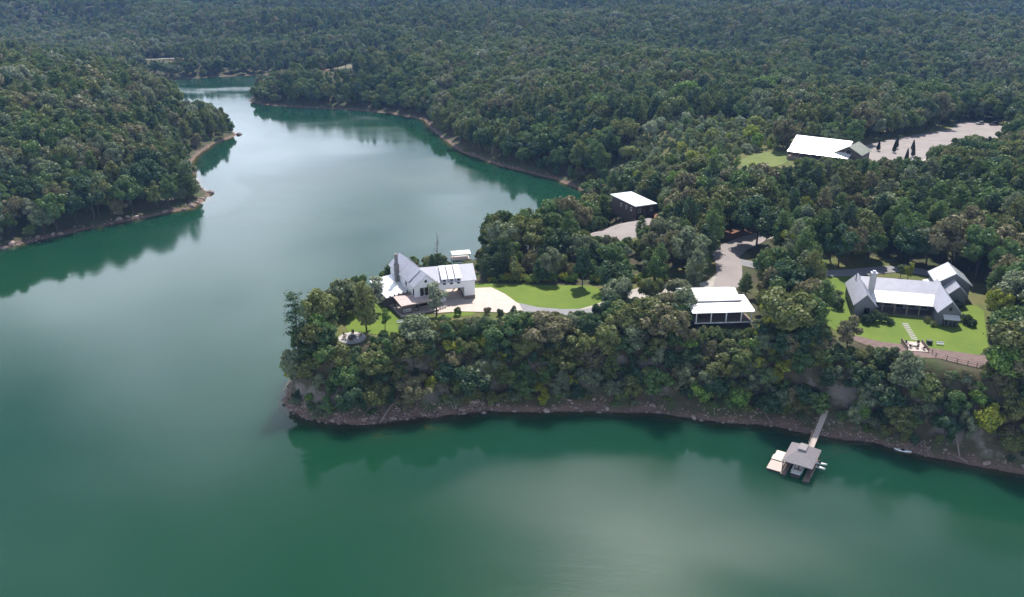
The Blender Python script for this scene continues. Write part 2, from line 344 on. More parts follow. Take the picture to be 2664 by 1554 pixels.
wme = np_mesh('lake', wv[used], rem[f], [M_water], smooth=True); fattr(wme, 'depth', np.clip(-Hh[used], 0, 9))
lake = bpy.data.objects.new('lake', wme); COL.objects.link(lake); tag(lake, kind='structure')

# ------------------------------------------------------------------ mesh builder
class MB:
    """collects solids in a frame (origin, heading); build() links them as one mesh"""
    def __init__(s, o=(0, 0, 0), heading=0.):
        s.o = Vector(o); s.c = math.cos(heading); s.s = math.sin(heading); s.v = []; s.f = []
    def P(s, p): return (s.o.x + s.c * p[0] - s.s * p[1], s.o.y + s.s * p[0] + s.c * p[1], s.o.z + p[2])
    def add(s, vs, fs):
        b = len(s.v); s.v += [s.P(p) for p in vs]; s.f += [tuple(b + i for i in q) for q in fs]; return s
    def box(s, x0, x1, y0, y1, z0, z1):
        return s.add([(x0, y0, z0), (x1, y0, z0), (x1, y1, z0), (x0, y1, z0), (x0, y0, z1), (x1, y0, z1), (x1, y1, z1), (x0, y1, z1)],
                     [(0, 3, 2, 1), (4, 5, 6, 7), (0, 1, 5, 4), (1, 2, 6, 5), (2, 3, 7, 6), (3, 0, 4, 7)])
    def slab(s, pts, t):
        n = len(pts); vs = list(pts) + [(p[0], p[1], p[2] - t) for p in pts]
        return s.add(vs, [tuple(range(n)), tuple(range(2 * n - 1, n - 1, -1))] + [(i, n + i, n + (i + 1) % n, (i + 1) % n) for i in range(n)])
    def prism_y(s, prof, y0, y1):      # profile in x,z swept along y
        n = len(prof); vs = [(x, y0, z) for x, z in prof] + [(x, y1, z) for x, z in prof]
        return s.add(vs, [tuple(range(n)), tuple(range(2 * n - 1, n - 1, -1))] + [(i, n + i, n + (i + 1) % n, (i + 1) % n) for i in range(n)])
    def prism_x(s, prof, x0, x1):      # profile in y,z swept along x
        n = len(prof); vs = [(x0, y, z) for y, z in prof] + [(x1, y, z) for y, z in prof]
        return s.add(vs, [tuple(range(n)), tuple(range(2 * n - 1, n - 1, -1))] + [(i, n + i, n + (i + 1) % n, (i + 1) % n) for i in range(n)])
    def tube(s, path, rad, k=6):
        path = [Vector(p) for p in path]; rad = [rad] * len(path) if isinstance(rad, (int, float)) else rad
        vs = []; fs = []; n = len(path)
        for i, p in enumerate(path):
            d = (path[min(i + 1, n - 1)] - path[max(i - 1, 0)]).normalized(); a = d.orthogonal().normalized(); b = d.cross(a)
            for j in range(k):
                t = 2 * math.pi * j / k; vs.append(tuple(p + (a * math.cos(t) + b * math.sin(t)) * rad[i]))
        for i in range(n - 1):
            for j in range(k): fs.append((i * k + j, i * k + (j + 1) % k, (i + 1) * k + (j + 1) % k, (i + 1) * k + j))
        fs += [tuple(range(k))[::-1], tuple((n - 1) * k + j for j in range(k))]
        return s.add(vs, fs)
    def disc(s, cx, cy, r, z0, z1, k=24, r2=None):
        r2 = r if r2 is None else r2
        vs = [(cx + r * math.cos(2 * math.pi * j / k), cy + r * math.sin(2 * math.pi * j / k), z0) for j in range(k)] + [(cx + r2 * math.cos(2 * math.pi * j / k), cy + r2 * math.sin(2 * math.pi * j / k), z1) for j in range(k)]
        return s.add(vs, [tuple(range(k))[::-1], tuple(range(k, 2 * k))] + [(j, (j + 1) % k, k + (j + 1) % k, k + j) for j in range(k)])
    def build(s, name, mat, parent=None, smooth=False):
        off = Vector((0, 0, 0)) if parent is None else WORLD[parent.name]
        me = bpy.data.meshes.new(name); me.from_pydata([tuple(Vector(v) - off) for v in s.v], [], s.f); me.validate()
        bm = bmesh.new(); bm.from_mesh(me); bmesh.ops.recalc_face_normals(bm, faces=bm.faces); bm.to_mesh(me); bm.free()
        if smooth: me.polygons.foreach_set('use_smooth', [True] * len(me.polygons))
        me.materials.append(mat); o = bpy.data.objects.new(name, me); COL.objects.link(o)
        if parent is not None: o.parent = parent; WORLD[o.name] = off
        return o
WORLD = {}
def thing(name, loc, label, cat, group=None):
    e = empty(name, loc); tag(e, label, cat, group); WORLD[e.name] = Vector(loc); return e
def solo(mb, name, mat, label, cat, base, group=None):
    """a thing that is one mesh, its origin at its base"""
    me = bpy.data.meshes.new(name); b = Vector(base); me.from_pydata([tuple(Vector(v) - b) for v in mb.v], [], mb.f); me.validate()
    bm = bmesh.new(); bm.from_mesh(me); bmesh.ops.recalc_face_normals(bm, faces=bm.faces); bm.to_mesh(me); bm.free()
    me.materials.append(mat); o = bpy.data.objects.new(name, me); COL.objects.link(o); o.location = base; tag(o, label, cat, group); return o

# ------------------------------------------------------------------ lawns, drives and other sheets laid on the ground
def drape(name, polys, mat, lift, step=1.6, kind='structure'):
    bm = bmesh.new()
    for poly in polys:
        bm.faces.new([bm.verts.new((x, y, 0)) for x, y in poly])
    for ax in (0, 1):
        lo = min(v.co[ax] for v in bm.verts); hi = max(v.co[ax] for v in bm.verts); q = lo + step * .5
        while q < hi:
            no = (1, 0, 0) if ax == 0 else (0, 1, 0); co = (q, 0, 0) if ax == 0 else (0, q, 0)
            bmesh.ops.bisect_plane(bm, geom=bm.verts[:] + bm.edges[:] + bm.faces[:], plane_co=co, plane_no=no); q += step
    bmesh.ops.remove_doubles(bm, verts=bm.verts, dist=.002)
    bmesh.ops.triangulate(bm, faces=bm.faces)
    co = np.array([v.co[:] for v in bm.verts]); z = height(co[:, 0], co[:, 1])
    for v, h in zip(bm.verts, z): v.co.z = h + lift
    for fc in bm.faces:
        fc.normal_update(); fc.smooth = True
        if fc.normal.z < 0: fc.normal_flip()
    me = bpy.data.meshes.new(name); bm.to_mesh(me); bm.free(); me.materials.append(mat)
    o = bpy.data.objects.new(name, me); COL.objects.link(o); tag(o, kind=kind); return o
def smooth_poly(p, it=2):
    for _ in range(it):
        q = []
        for i in range(len(p)):
            a, b = p[i], p[(i + 1) % len(p)]
            q += [(.75 * a[0] + .25 * b[0], .75 * a[1] + .25 * b[1]), (.25 * a[0] + .75 * b[0], .25 * a[1] + .75 * b[1])]
        p = q
    return p
def ribbon(path, w):
    p = [Vector((*q, 0)) for q in path]
    for _ in range(2):
        q = [p[0]]
        for a, b in zip(p, p[1:]): q += [a * .75 + b * .25, a * .25 + b * .75]
        p = q + [p[-1]]
    L, Rr = [], []
    for i, a in enumerate(p):
        d = (p[min(i + 1, len(p) - 1)] - p[max(i - 1, 0)]).normalized(); n = Vector((-d.y, d.x, 0)) * w / 2; L.append((a + n)[:2]); Rr.append((a - n)[:2])
    return [tuple(x) for x in L] + [tuple(x) for x in Rr[::-1]]
LAWN1 = smooth_poly([(-27, 232), (-11, 226), (0, 224.3), (14, 221.8), (24, 221.2), (26.5, 216), (25, 207), (20, 199.8), (13.4, 200), (5, 204), (-1, 208), (-4, 214.6), (-7, 219), (-12, 219), (-24, 221)], 1)
LAWN2 = smooth_poly([(-42.5, 187.5), (-44.8, 201.4), (-43.6, 209), (-36, 208), (-31, 200), (-28, 194), (-26, 187.5), (-33, 187), (-38, 188.5)], 1)
LAWN3 = smooth_poly([(-21, 199), (-14, 202.2), (-9, 201.3), (-12, 199.2), (-19, 197.5)], 1)
PAD1 = [(-10.9, 220.9), (-6.2, 221.3), (-2.0, 215.2), (1.4, 208.2), (6.9, 204.6), (13.6, 203.0), (15, 197.6), (4.3, 196.6), (-2.2, 201.2), (-14, 202.1), (-21.0, 201.0), (-22.5, 204), (-19.5, 209), (-18.5, 219)]
DRIVE = ribbon([(17, 199.8), (20, 200), (28, 206), (36, 214.5), (45, 217.5), (57, 216), (64, 224), (67.5, 233), (67, 241), (72, 251), (84, 260), (98, 266), (125, 275)], 6.6)
APRON = [(1.9, 208.0), (6.9, 204.75), (13.6, 203.15), (20, 203.0), (26, 205.2), (28, 202.6), (22, 197.2), (15, 197.0), (4.3, 196.4), (3.0, 202.0)]
ROADR = ribbon([(66, 240), (80, 229), (92, 225.2), (104, 226.2), (116, 229.8), (124, 227), (131, 220)], 5.2)
LAWNR = smooth_poly([(91, 223.5), (103, 226), (106, 214), (122, 205), (127, 200), (122, 190), (112.5, 170.2), (104, 173.5), (96.5, 176.6), (88.6, 179), (82, 184), (80.5, 190), (84, 198), (88, 207), (90, 214)], 1)
MULCH = [(84.5, 183), (90, 178.6), (96.5, 176.5), (104, 173.4), (112.6, 170), (111, 165.2), (107.4, 163.9), (104.7, 165.5), (100, 168.4), (94, 169.3), (88, 174), (83.5, 179.5)]
MIDPAD = smooth_poly([(24, 269), (32, 281.5), (39.5, 290.4), (44.8, 283.2), (51, 284.5), (50, 275), (44, 263), (37, 258), (30, 263)], 1)
BARNLOT = smooth_poly([(158, 372), (178, 392.5), (214, 416), (233, 427), (248, 450), (264, 449), (263, 424), (246, 402), (214, 389), (196, 370), (186, 350), (174, 343), (156, 343), (160, 356)], 1)
BARNGR = smooth_poly([(98, 347), (106, 364), (122, 374), (128, 366), (122, 352), (112, 344)], 1)
YOUNG = [(46, 398), (62, 360), (84, 338), (112, 344), (128, 384), (150, 412), (140, 448), (100, 452), (66, 432)]
FARCLR = smooth_poly([(-178, 752), (-150, 742), (-112, 756), (-100, 790), (-124, 802), (-168, 788)], 1)
FARROAD = ribbon([(-408, 926), (-385, 940), (-352, 946), (-325, 962), (-300, 968)], 6)
drape('lawn_by_white_house', [LAWN1, LAWN2, LAWN3], M_lawn, .07)
drape('parking_pad', [PAD1], M_concrete, .16)
drape('driveway', [DRIVE], M_track, .115)
drape('driveway_junction', [smooth_poly([(57, 213), (65, 213), (70.5, 231), (72, 243), (87, 257.5), (86, 264), (72, 255.5), (64, 246), (63, 232)], 1)], M_gravel, .18)
drape('asphalt_drive', [ROADR], M_asphalt, .15)
drape('asphalt_apron', [APRON], M_asphalt, .21)
drape('lawn_by_grey_house', [LAWNR], M_lawn, .07)
drape('mulch_bed', [MULCH], M_mulch, .11)
drape('gravel_pad', [MIDPAD], M_gravel, .10)
drape('gravel_lot', [BARNLOT], M_gravel, .10, 4.)
drape('lawn_by_barn', [BARNGR], M_meadow, .08, 3.)
drape('clearing', [FARCLR], M_drygrass, .12, 8.)
drape('far_road', [FARROAD], M_track, .14, 8.)
# ------------------------------------------------------------------ building helpers
def gable(fr, root, x0, x1, y0, y1, z0, ze, zr, along, wmat, rmat, over=.45, t=.16, wall='wall', seams=True, oa=None, ob=None):
    """gabled block in frame fr: walls with gable ends as one wall mesh, two roof slabs as one roof part"""
    o, hd = fr; oa = over if oa is None else oa; ob = over if ob is None else ob
    w = MB(o, hd); r = MB(o, hd); sm = MB(o, hd)
    if along == 'x':
        ym = (y0 + y1) / 2; k = (zr - ze) / ((y1 - y0) / 2)
        w.prism_x([(y0, z0), (y1, z0), (y1, ze), (ym, zr), (y0, ze)], x0, x1)
        for s, ya in ((-1, y0), (1, y1)):
            e = ya + s * over; zz_ = ze - k * over + .1
            r.slab([(x0 - oa, e, zz_), (x1 + ob, e, zz_), (x1 + ob, ym, zr + .1), (x0 - oa, ym, zr + .1)] if s < 0 else [(x0 - oa, ym, zr + .103), (x1 + ob, ym, zr + .103), (x1 + ob, e, zz_), (x0 - oa, e, zz_)], t)
            q = x0 - oa + .25
            while q < x1 + ob and seams:
                sm.slab([(q, e, zz_ + .06), (q + .06, e, zz_ + .06), (q + .06, ym, zr + .16), (q, ym, zr + .16)], .1); q += .62
    else:
        xm = (x0 + x1) / 2; k = (zr - ze) / ((x1 - x0) / 2)
        w.prism_y([(x0, z0), (x1, z0), (x1, ze), (xm, zr), (x0, ze)], y0, y1)
        for s, xa in ((-1, x0), (1, x1)):
            e = xa + s * over; zz_ = ze - k * over + .1
            r.slab([(e, y0 - oa, zz_), (xm, y0 - oa, zr + .1), (xm, y1 + ob, zr + .1), (e, y1 + ob, zz_)] if s < 0 else [(xm, y0 - oa, zr + .103), (e, y0 - oa, zz_), (e, y1 + ob, zz_), (xm, y1 + ob, zr + .103)], t)
            q = y0 - oa + .25
            while q < y1 + ob and seams:
                sm.slab([(e, q, zz_ + .06), (xm, q, zr + .16), (xm, q + .06, zr + .16), (e, q + .06, zz_ + .06)], .1); q += .62
    wo_ = w.build(wall, wmat, root); ro = r.build('roof', rmat, root)
    if seams: so = sm.build('roof_seams', rmat, ro)
    return wo_, ro
def shed(fr, root, pts, mat, t=.14, name='porch_roof'):
    o_ = MB(*fr).slab(pts, t).build(name, mat, root); a, b, c, d = [Vector(p) for p in pts]; L_ = (b - a).length; n_ = int(L_ / .62); sm = MB(*fr)
    if n_ > 3:
        for i in range(1, n_):
            f0 = i / n_; e = .05 / L_; q = [a.lerp(b, f0), a.lerp(b, f0 + e), d.lerp(c, f0 + e), d.lerp(c, f0)]; sm.slab([(v.x, v.y, v.z + .05) for v in q], .09)
        sm.build('roof_seams', mat, o_)
    return o_
def window(fr, root, axis, a0, a1, z0, z1, c, fm, depth=.09, mull=0, sgn=-1):
    """window on a wall plane at coordinate c, facing sgn along the other axis; frame then a recessed pane"""
    f_ = MB(*fr); w_ = .11; d0, d1 = sorted((c, c + sgn * depth)); p0, p1 = sorted((c, c + sgn * depth * .45))
    bars = [(a0, a1, z0, z0 + w_), (a0, a1, z1 - w_, z1), (a0, a0 + w_, z0 + w_, z1 - w_), (a1 - w_, a1, z0 + w_, z1 - w_)]
    for i in range(mull):
        m = a0 + (a1 - a0) * (i + 1) / (mull + 1); bars.append((m - .04, m + .04, z0 + w_, z1 - w_))
    for (p, q, r, s) in bars:
        if axis == 'x': f_.box(p, q, d0, d1, r, s)
        else: f_.box(d0, d1, p, q, r, s)
    fo = f_.build('window', fm, root); g = MB(*fr)
    if axis == 'x': g.box(a0 + w_ * .6, a1 - w_ * .6, p0, p1, z0 + w_ * .6, z1 - w_ * .6)
    else: g.box(p0, p1, a0 + w_ * .6, a1 - w_ * .6, z0 + w_ * .6, z1 - w_ * .6)
    g.build('pane', M_glass, fo); return fo
def posts(fr, root, pts, z0, z1, mat, w=.22):
    for x, y in pts: MB(*fr).box(x - w / 2, x + w / 2, y - w / 2, y + w / 2, z0, z1).build('post', mat, root)

# ------------------------------------------------------------------ white house on the point
gz = 14.4
wh = thing('white_house', (-22, 210, gz), 'white two-storey house with grey metal roofs, stone chimney and carport', 'house')
FM = ((-23.6, 205.5, gz), R(27)); FS = ((-10.5, 211.9, gz), R(14.5))
# main wing
gable(FM, wh, -3.2, 3.2, 0, 20.5, -2.5, 6.75, 9.45, 'y', M_white, M_roof_grey, .45)
window(FM, wh, 'x', -1.75, -.65, 3.6, 5.9, 0, M_trim_d); window(FM, wh, 'x', -.45, .65, 3.6, 5.9, 0, M_trim_d); window(FM, wh, 'x', .85, 1.95, 3.6, 5.9, 0, M_trim_d)
window(FM, wh, 'x', -.35, .35, 7.3, 8.0, 0, M_trim_d)
window(FM, wh, 'y', .7, 1.5, 3.8, 5.6, -3.2, M_trim_d); window(FM, wh, 'y', 6.5, 7.5, 4.6, 6.1, -3.2, M_trim_d); window(FM, wh, 'y', 16.0, 17.0, 4.4, 6.0, -3.2, M_trim_d)
# wide shed dormers on the left slope
for y0, y1 in ((3.6, 10.6),):
    dd = MB(*FM).slab([(-3.75, y0, 6.78), (-.05, y0, 9.78), (-.05, y1, 9.78), (-3.75, y1, 6.78)], .13).build('dormer_roof', M_roof_grey, wh)
    sm = MB(*FM); q = y0 + .3
    while q < y1: sm.slab([(-3.75, q, 6.84), (-.05, q, 9.84), (-.05, q + .06, 9.84), (-3.75, q + .06, 6.84)], .1); q += .62
    sm.build('roof_seams', M_roof_grey, dd)
ch = MB(*FM).box(-4.35, -3.22, 12.3, 13.6, -2, 9.3).box(-4.15, -3.4, 12.45, 13.45, 9.3, 12.0).build('chimney', M_chim, wh)
MB(*FM).box(-4.28, -3.27, 12.33, 13.57, 12.0, 12.2).build('chimney_cap', M_chim, ch)
# carport wing
lx0, lx1 = -15.0, 0.
w = MB(*FS); w.prism_x([(0, 3.75), (8.8, 3.75), (8.8, 6.0), (4.4, 9.0), (0, 6.0)], lx0, lx1); w.box(-3.05, -.003, .003, 8.797, 1.1, 3.75); w.box(lx0 + .003, -8.4, .003, 8.797, -.6, 3.75); w.build('wall', M_white, wh)
MB(*FS).box(-3.12, .06, -.06, 8.86, -.8, 1.12).build('stone_base', M_stone, wh)
r = MB(*FS); sm = MB(*FS)
for s, ya in ((-1, 0), (1, 8.8)):
    e = ya + s * .45; ze = 6.0 - .68 * .45 + .1
    r.slab([(lx0, e, ze), (.45, e, ze), (.45, 4.4, 9.1), (lx0, 4.4, 9.1)] if s < 0 else [(lx0, 4.4, 9.103), (.45, 4.4, 9.103), (.45, e, ze), (lx0, e, ze)], .16)
    q = lx0 + .2
    while q < .45: sm.slab([(q, e, ze + .06), (q + .06, e, ze + .06), (q + .06, 4.4, 9.16), (q, 4.4, 9.16)], .1); q += .62
ro = r.build('roof', M_roof_grey, wh); sm.build('roof_seams', M_roof_grey, ro)
for a, b in ((-5.5, -3.8), (-7.5, -5.8), (-9.5, -7.8)):
    d = MB(*FS).slab([(a, -.35, 6.75), (b, -.35, 6.75), (b, 4.2, 9.25), (a, 4.2, 9.25)], .13).build('dormer_roof', M_roof_grey, wh)
    MB(*FS).prism_x([(.012, 5.6), (3.4, 8.4), (3.4, 8.66), (.012, 6.78)], a + .12, b - .12).build('dormer_wall', M_white, wh)
    window(FS, wh, 'x', (a + b) / 2 - .42, (a + b) / 2 + .42, 5.0, 6.5, .012, M_trim_d)
posts(FS, wh, [(-4.4, 8.5), (-7.9, 8.5), (-3.4, 7.2)], -.4, 3.75, M_wood_d, .28)
MB(*FS).box(-8.39, -3.06, .3, 8.5, 3.55, 3.745).build('carport_ceiling', M_wood_d, wh)
MB(*FS).box(-8.4, -3.05, -.05, 8.7, -.5, .19).build('carport_floor', M_concrete, wh)
# low porch roof along the left side, rafter tails, posts
shed(FM, wh, [(-10.2, 3.9, 3.15), (-3.22, 3.9, 4.1), (-3.22, 19.0, 4.1), (-10.2, 19.0, 3.15)], M_roof_white)
for k in range(5): MB(*FM).box(-9.3 + k * 1.25, -9.0 + k * 1.25, 3.35, 3.92, 3.35 + k * .165, 3.72 + k * .165).build('rafter_tail', M_trim_d, wh)
posts(FM, wh, [(-9.9, 4.6), (-9.9, 9.5), (-9.9, 14.2), (-9.9, 18.6)], -2.5, 3.05, M_wood_d, .24)
MB(*FM).box(-10.0, -3.25, 5.02, 19.0, -1.5, .35).build('porch_floor', M_stone, wh)
# covered deck at the front corner with stone plinth
shed(FM, wh, [(-8.4, -3.2, 3.05), (1.7, -3.2, 3.05), (1.7, .1, 3.5), (-8.4, 3.8, 3.5)], M_roof_pink, .2, 'deck_roof')
MB(*FM).box(-8.2, 1.5, -3.02, -2.85, 2.55, 2.84).build('beam', M_wood_d, wh)
posts(FM, wh, [(-8.1, -2.9), (-3.4, -2.9), (1.4, -2.9), (-8.1, 3.2)], .63, 2.6, M_wood_d, .26)
MB(*FM).box(-9.0, 2.0, -4.4, -.03, .42, .62).box(-9.0, -3.23, -.03, 5.0, .42, .62).build('deck_floor', M_wood_p, wh)
MB(*FM).box(-8.9, 1.9, -4.3, -.04, -3.6, .41).box(-8.9, -3.24, -.04, 4.9, -3.6, .41).build('plinth', M_stone, wh)
MB(*FM).box(-3.2, 3.15, -.045, -.008, .63, 2.9).build('glazed_doors', M_glass, wh)
rl = MB(*FM).box(-8.95, 1.95, -4.36, -4.30, 1.48, 1.55).box(-8.95, -8.89, -4.3, 4.9, 1.48, 1.55)
for k in range(12): rl.box(-8.95 + k * .99, -8.89 + k * .99, -4.36, -4.30, .62, 1.48)
for k in range(1, 9): rl.box(-8.95, -8.89, -4.3 + k * 1.14, -4.24 + k * 1.14, .62, 1.48)
rl.build('railing', M_metal_d, wh)
def fpos(fr, p): return MB(*fr).P(p)
# outdoor furniture on the deck and pads
p = fpos(FM, (-6.6, -2.6, .62)); so = thing('outdoor_sofa', p, 'pale cushioned sofa on the covered deck of the white house', 'sofa'); fs = (p, R(27))
MB(*fs).box(-1.3, 1.3, -.45, .45, .06, .32).build('frame', M_metal_d, so); MB(*fs).box(-1.22, -.02, -.42, .28, .33, .52).build('seat_cushion', M_fabric, so); MB(*fs).box(.02, 1.22, -.42, .28, .33, .52).build('seat_cushion', M_fabric, so); MB(*fs).box(-1.25, 1.25, .29, .45, .33, .95).build('backrest', M_fabric, so)
p = fpos(FM, (-3.9, -2.3, .62)); so = thing('armchair', p, 'dark armchair with a pale cushion right of the deck sofa', 'chair'); fs = (p, R(10))
MB(*fs).box(-.45, .45, -.4, .4, .05, .35).box(-.45, -.34, -.4, .4, .35, .62).box(.34, .45, -.4, .4, .35, .62).box(-.45, .45, .3, .4, .35, .85).build('frame', M_metal_d, so); MB(*fs).box(-.32, .32, -.38, .28, .36, .52).build('seat_cushion', M_fabric, so)
for k, lab in enumerate(('left of three', 'middle of three', 'right of three')):
    p = fpos(FM, (2.7 + k * .85, -3.4 + .25 * k, 0)); p = (p[0], p[1], H1(p[0], p[1]) + .1); fs = (p, 0)
    pt = thing('planter', p, f'small white round planter, {lab} beside the slender tree by the porch', 'planter', 'white planters by the porch')
    MB(*fs).disc(0, 0, .22, 0, .62, 12, .38).build('pot', M_plastic, pt); MB(*fs).disc(0, 0, .33, .55, .63, 12).build('soil', M_mulch, pt)
p = (-29.6, 194.6, H1(-29.6, 194.6)); b = thing('garden_bench', p, 'white garden bench on the grass below the covered deck', 'bench'); fs = (p, R(20))
MB(*fs).box(-.8, .8, -.22, .22, .42, .47).build('seat', M_plastic, b); MB(*fs).box(-.8, .8, .2, .25, .47, .88).build('backrest', M_plastic, b)
for q in (-.72, .66): MB(*fs).box(q, q + .07, -.2, .2, 0, .42).build('leg', M_plastic, b)

# ------------------------------------------------------------------ round fire pit terrace
fz = max(H1(-40.6, 185.6), H1(-40.6, 188), H1(-43, 185.6)) + .12
solo(MB((-40.6, 185.5, fz)).disc(0, 0, 3.35, -3.2, .1, 40).disc(0, 0, 3.5, -3.2, .02, 40), 'round_terrace', M_slab, 'round paved terrace on the tip around the fire pit', 'terrace', (-40.6, 185.5, fz))
fp = thing('fire_pit', (-40.6, 185.5, fz + .1), 'dark round stone fire pit in the middle of the terrace', 'fire pit')
for k in range(12):
    a = 2 * math.pi * k / 12; MB((-40.6 + .85 * math.cos(a), 185.5 + .85 * math.sin(a), fz + .1), a).box(-.16, .16, -.2, .2, 0, .42).build('stone', M_chim, fp)
MB((-40.6, 185.5, fz + .1)).disc(0, 0, .7, 0, .12, 16).build('ash_bed', M_rubber, fp)
for k, (a, lab) in enumerate(((95, 'behind the fire pit'), (20, 'right of the fire pit'), (160, 'left of the fire pit'), (205, 'front left of the fire pit'), (275, 'in front of the fire pit'))):
    a = R(a); p = (-40.6 + 2.0 * math.cos(a), 185.5 + 2.0 * math.sin(a), fz + .1); c = thing('patio_chair', p, f'dark patio chair {lab}', 'chair', 'chairs around the fire pit'); fs = (p, a - math.pi / 2)
    MB(*fs).box(-.34, .34, -.34, .34, .34, .42).build('seat', M_wood_d, c); MB(*fs).slab([(-.34, .30, .42), (.34, .30, .42), (.34, .52, 1.05), (-.34, .52, 1.05)], .08).build('backrest', M_wood_d, c)
    for q in (-.32, .25):
        for s in (-.32, .25): MB(*fs).box(q, q + .07, s, s + .07, 0, .34).build('leg', M_wood_d, c)

# ------------------------------------------------------------------ pavilion with white roof
FP = ((47.0, 188.9, 15.6), R(4)); pv_ = thing('pavilion', (54, 195, 15.6), 'open-fronted pavilion with broad white metal roof above the bluff', 'pavilion')
MB(*FP).box(-.6, 13.6, 5.0, 14.0, -2.0, 5.3).build('wall', M_brown, pv_)
shed(FP, pv_, [(-1.0, -.4, 4.25), (15.4, -.4, 4.25), (15.1, 8.2, 5.55), (-1.0, 8.2, 5.55)], M_roof_white, .2)
r = MB(*FP); r.slab([(-1.6, 4.6, 5.45), (13.2, 4.6, 5.45), (13.2, 10.2, 6.75), (-1.6, 10.2, 6.75)], .2); r.slab([(-1.6, 10.2, 6.753), (13.2, 10.2, 6.753), (13.2, 14.8, 5.2), (-1.6, 14.8, 5.2)], .2); r.build('roof', M_roof_pale, pv_)
MB(*FP).prism_x([(5.0, 5.29), (13.9, 5.29), (10.2, 6.5)], -.55, 12.9).build('gable_wall', M_brown, pv_)
posts(FP, pv_, [(.2, .1), (4.05, .1), (8.0, .1), (11.95, .1), (14.6, .1)], 1.4, 4.1, M_trim, .26)
MB(*FP).box(-.2, 15.0, -.05, .2, 3.92, 4.12).build('beam', M_trim, pv_)
MB(*FP).box(-.3, 15.0, -.02, 5.0, 1.14, 1.36).build('deck_floor', M_wood, pv_); MB(*FP).box(-.3, 15.0, -.2, -.03, 1.08, 1.42).build('deck_fascia', M_trim, pv_)
MB(*FP).box(.3, 14.2, -.35, -.12, -.35, -.1).build('lower_beam', M_trim, pv_)
posts(FP, pv_, [(.2, .3), (5, .3), (9.8, .3), (14.4, .3)], -6.5, 1.13, M_wood_d, .28)
for k in range(3): window(FP, pv_, 'x', .7 + k * 3.95, 3.9 + k * 3.95, 1.6, 3.9, 4.99, M_trim_d, mull=1)
p = fpos(FP, (2.3, 1.6, 1.37)); st = thing('dining_table', p, 'dark table under the pavilion roof', 'table'); fs = (p, R(4))
MB(*fs).box(-.9, .9, -.5, .5, .68, .75).build('tabletop', M_wood_d, st)
for q in (-.8, .7):
    for s in (-.42, .32): MB(*fs).box(q, q + .1, s, s + .1, 0, .68).build('leg', M_wood_d, st)

# ------------------------------------------------------------------ grey house
FG = ((91.8, 192.8, 16.3), R(-14)); gh = thing('grey_house', (104, 198, 16.3), 'long grey house with two front gables, white porch roof and rear garage', 'house')
gable(FG, gh, -2.55, 2.55, .4, 16.5, -2.5, 3.95, 6.75, 'y', M_grey, M_roof_grey, .4)
gable(FG, gh, 17.6, 22.6, .4, 16.5, -3.0, 3.95, 6.75, 'y', M_grey, M_roof_grey, .4)
# body between the gables
MB(*FG).box(2.55, 17.6, 9.2, 18.4, -1.5, 4.4).build('wall', M_grey, gh)
r = MB(*FG); r.slab([(.1, 9.35, 4.72), (20.2, 9.35, 4.72), (20.2, 13.4, 7.22), (.1, 13.4, 7.22)], .18); r.slab([(.1, 13.4, 7.223), (20.2, 13.4, 7.223), (20.2, 19.0, 3.9), (.1, 19.0, 3.9)], .18); ro = r.build('roof', M_roof_grey, gh)
sm = MB(*FG)
q = 1.0
while q < 19.8: sm.slab([(q, 9.4, 4.80), (q + .06, 9.4, 4.80), (q + .06, 13.4, 7.28), (q, 13.4, 7.28)], .1); q += .62
sm.build('roof_seams', M_roof_grey, ro)
shed(FG, gh, [(1.9, 4.7, 3.42), (18.3, 4.7, 3.42), (18.3, 9.55, 4.86), (1.9, 9.55, 4.86)], M_roof_white, .16)
posts(FG, gh, [(5.2, 5.1), (8.2, 5.1), (11.2, 5.1), (14.2, 5.1)], .38, 3.35, M_wood, .26)
MB(*FG).box(2.6, 17.55, 4.96, 5.24, 3.0, 3.32).build('beam', M_wood_d, gh)
MB(*FG).box(2.56, 17.59, 4.3, 9.19, -1.5, .37).build('porch_floor', M_stone, gh); MB(*FG).box(7.6, 11.8, 3.2, 4.29, -1.5, .12).build('porch_step', M_stone, gh)
for a in (3.4, 6.4, 9.4, 12.4, 15.2): window(FG, gh, 'x', a, a + 1.7, .6 if 9 < a < 10 else 1.0, 2.9, 9.2, M_trim_d, mull=1)
window(FG, gh, 'x', -.2, 1.2, .7, 3.1, .4, M_trim_d, mull=1); window(FG, gh, 'y', 4, 5.4, .8, 2.6, -2.55, M_trim_d); window(FG, gh, 'y', 9, 10.4, .8, 2.6, -2.55, M_trim_d)
# bay with white awning on the right gable
MB(*FG).box(18.9, 22.0, -.5, .39, -3.0, 2.2).build('bay', M_trim_d, gh)
shed(FG, gh, [(18.7, -1.0, 2.35), (22.5, -1.0, 2.35), (22.5, .39, 3.15), (18.7, .39, 3.15)], M_roof_white, .1, 'awning')
for k in range(3): window(FG, gh, 'x', 19.05 + k * .98, 19.95 + k * .98, .5, 2.05, -.5, M_grey)
window(FG, gh, 'x', 19.8, 20.5, 4.2, 5.2, .4, M_trim_d)
c = MB(*FG).box(1.9, 3.3, 9.0, 10.3, 3.5, 9.6).build('chimney', M_chim_l, gh); MB(*FG).box(1.8, 3.4, 8.9, 10.4, 9.6, 9.8).box(2.2, 3.0, 9.3, 10.0, 9.8, 10.3).build('chimney_cap', M_roof_grey, c)
MB(*FG).tube([(-.9, 13.6, 5.5), (-.9, 13.6, 7.8)], .12, 8).build('vent_pipe', M_metal_d, gh)
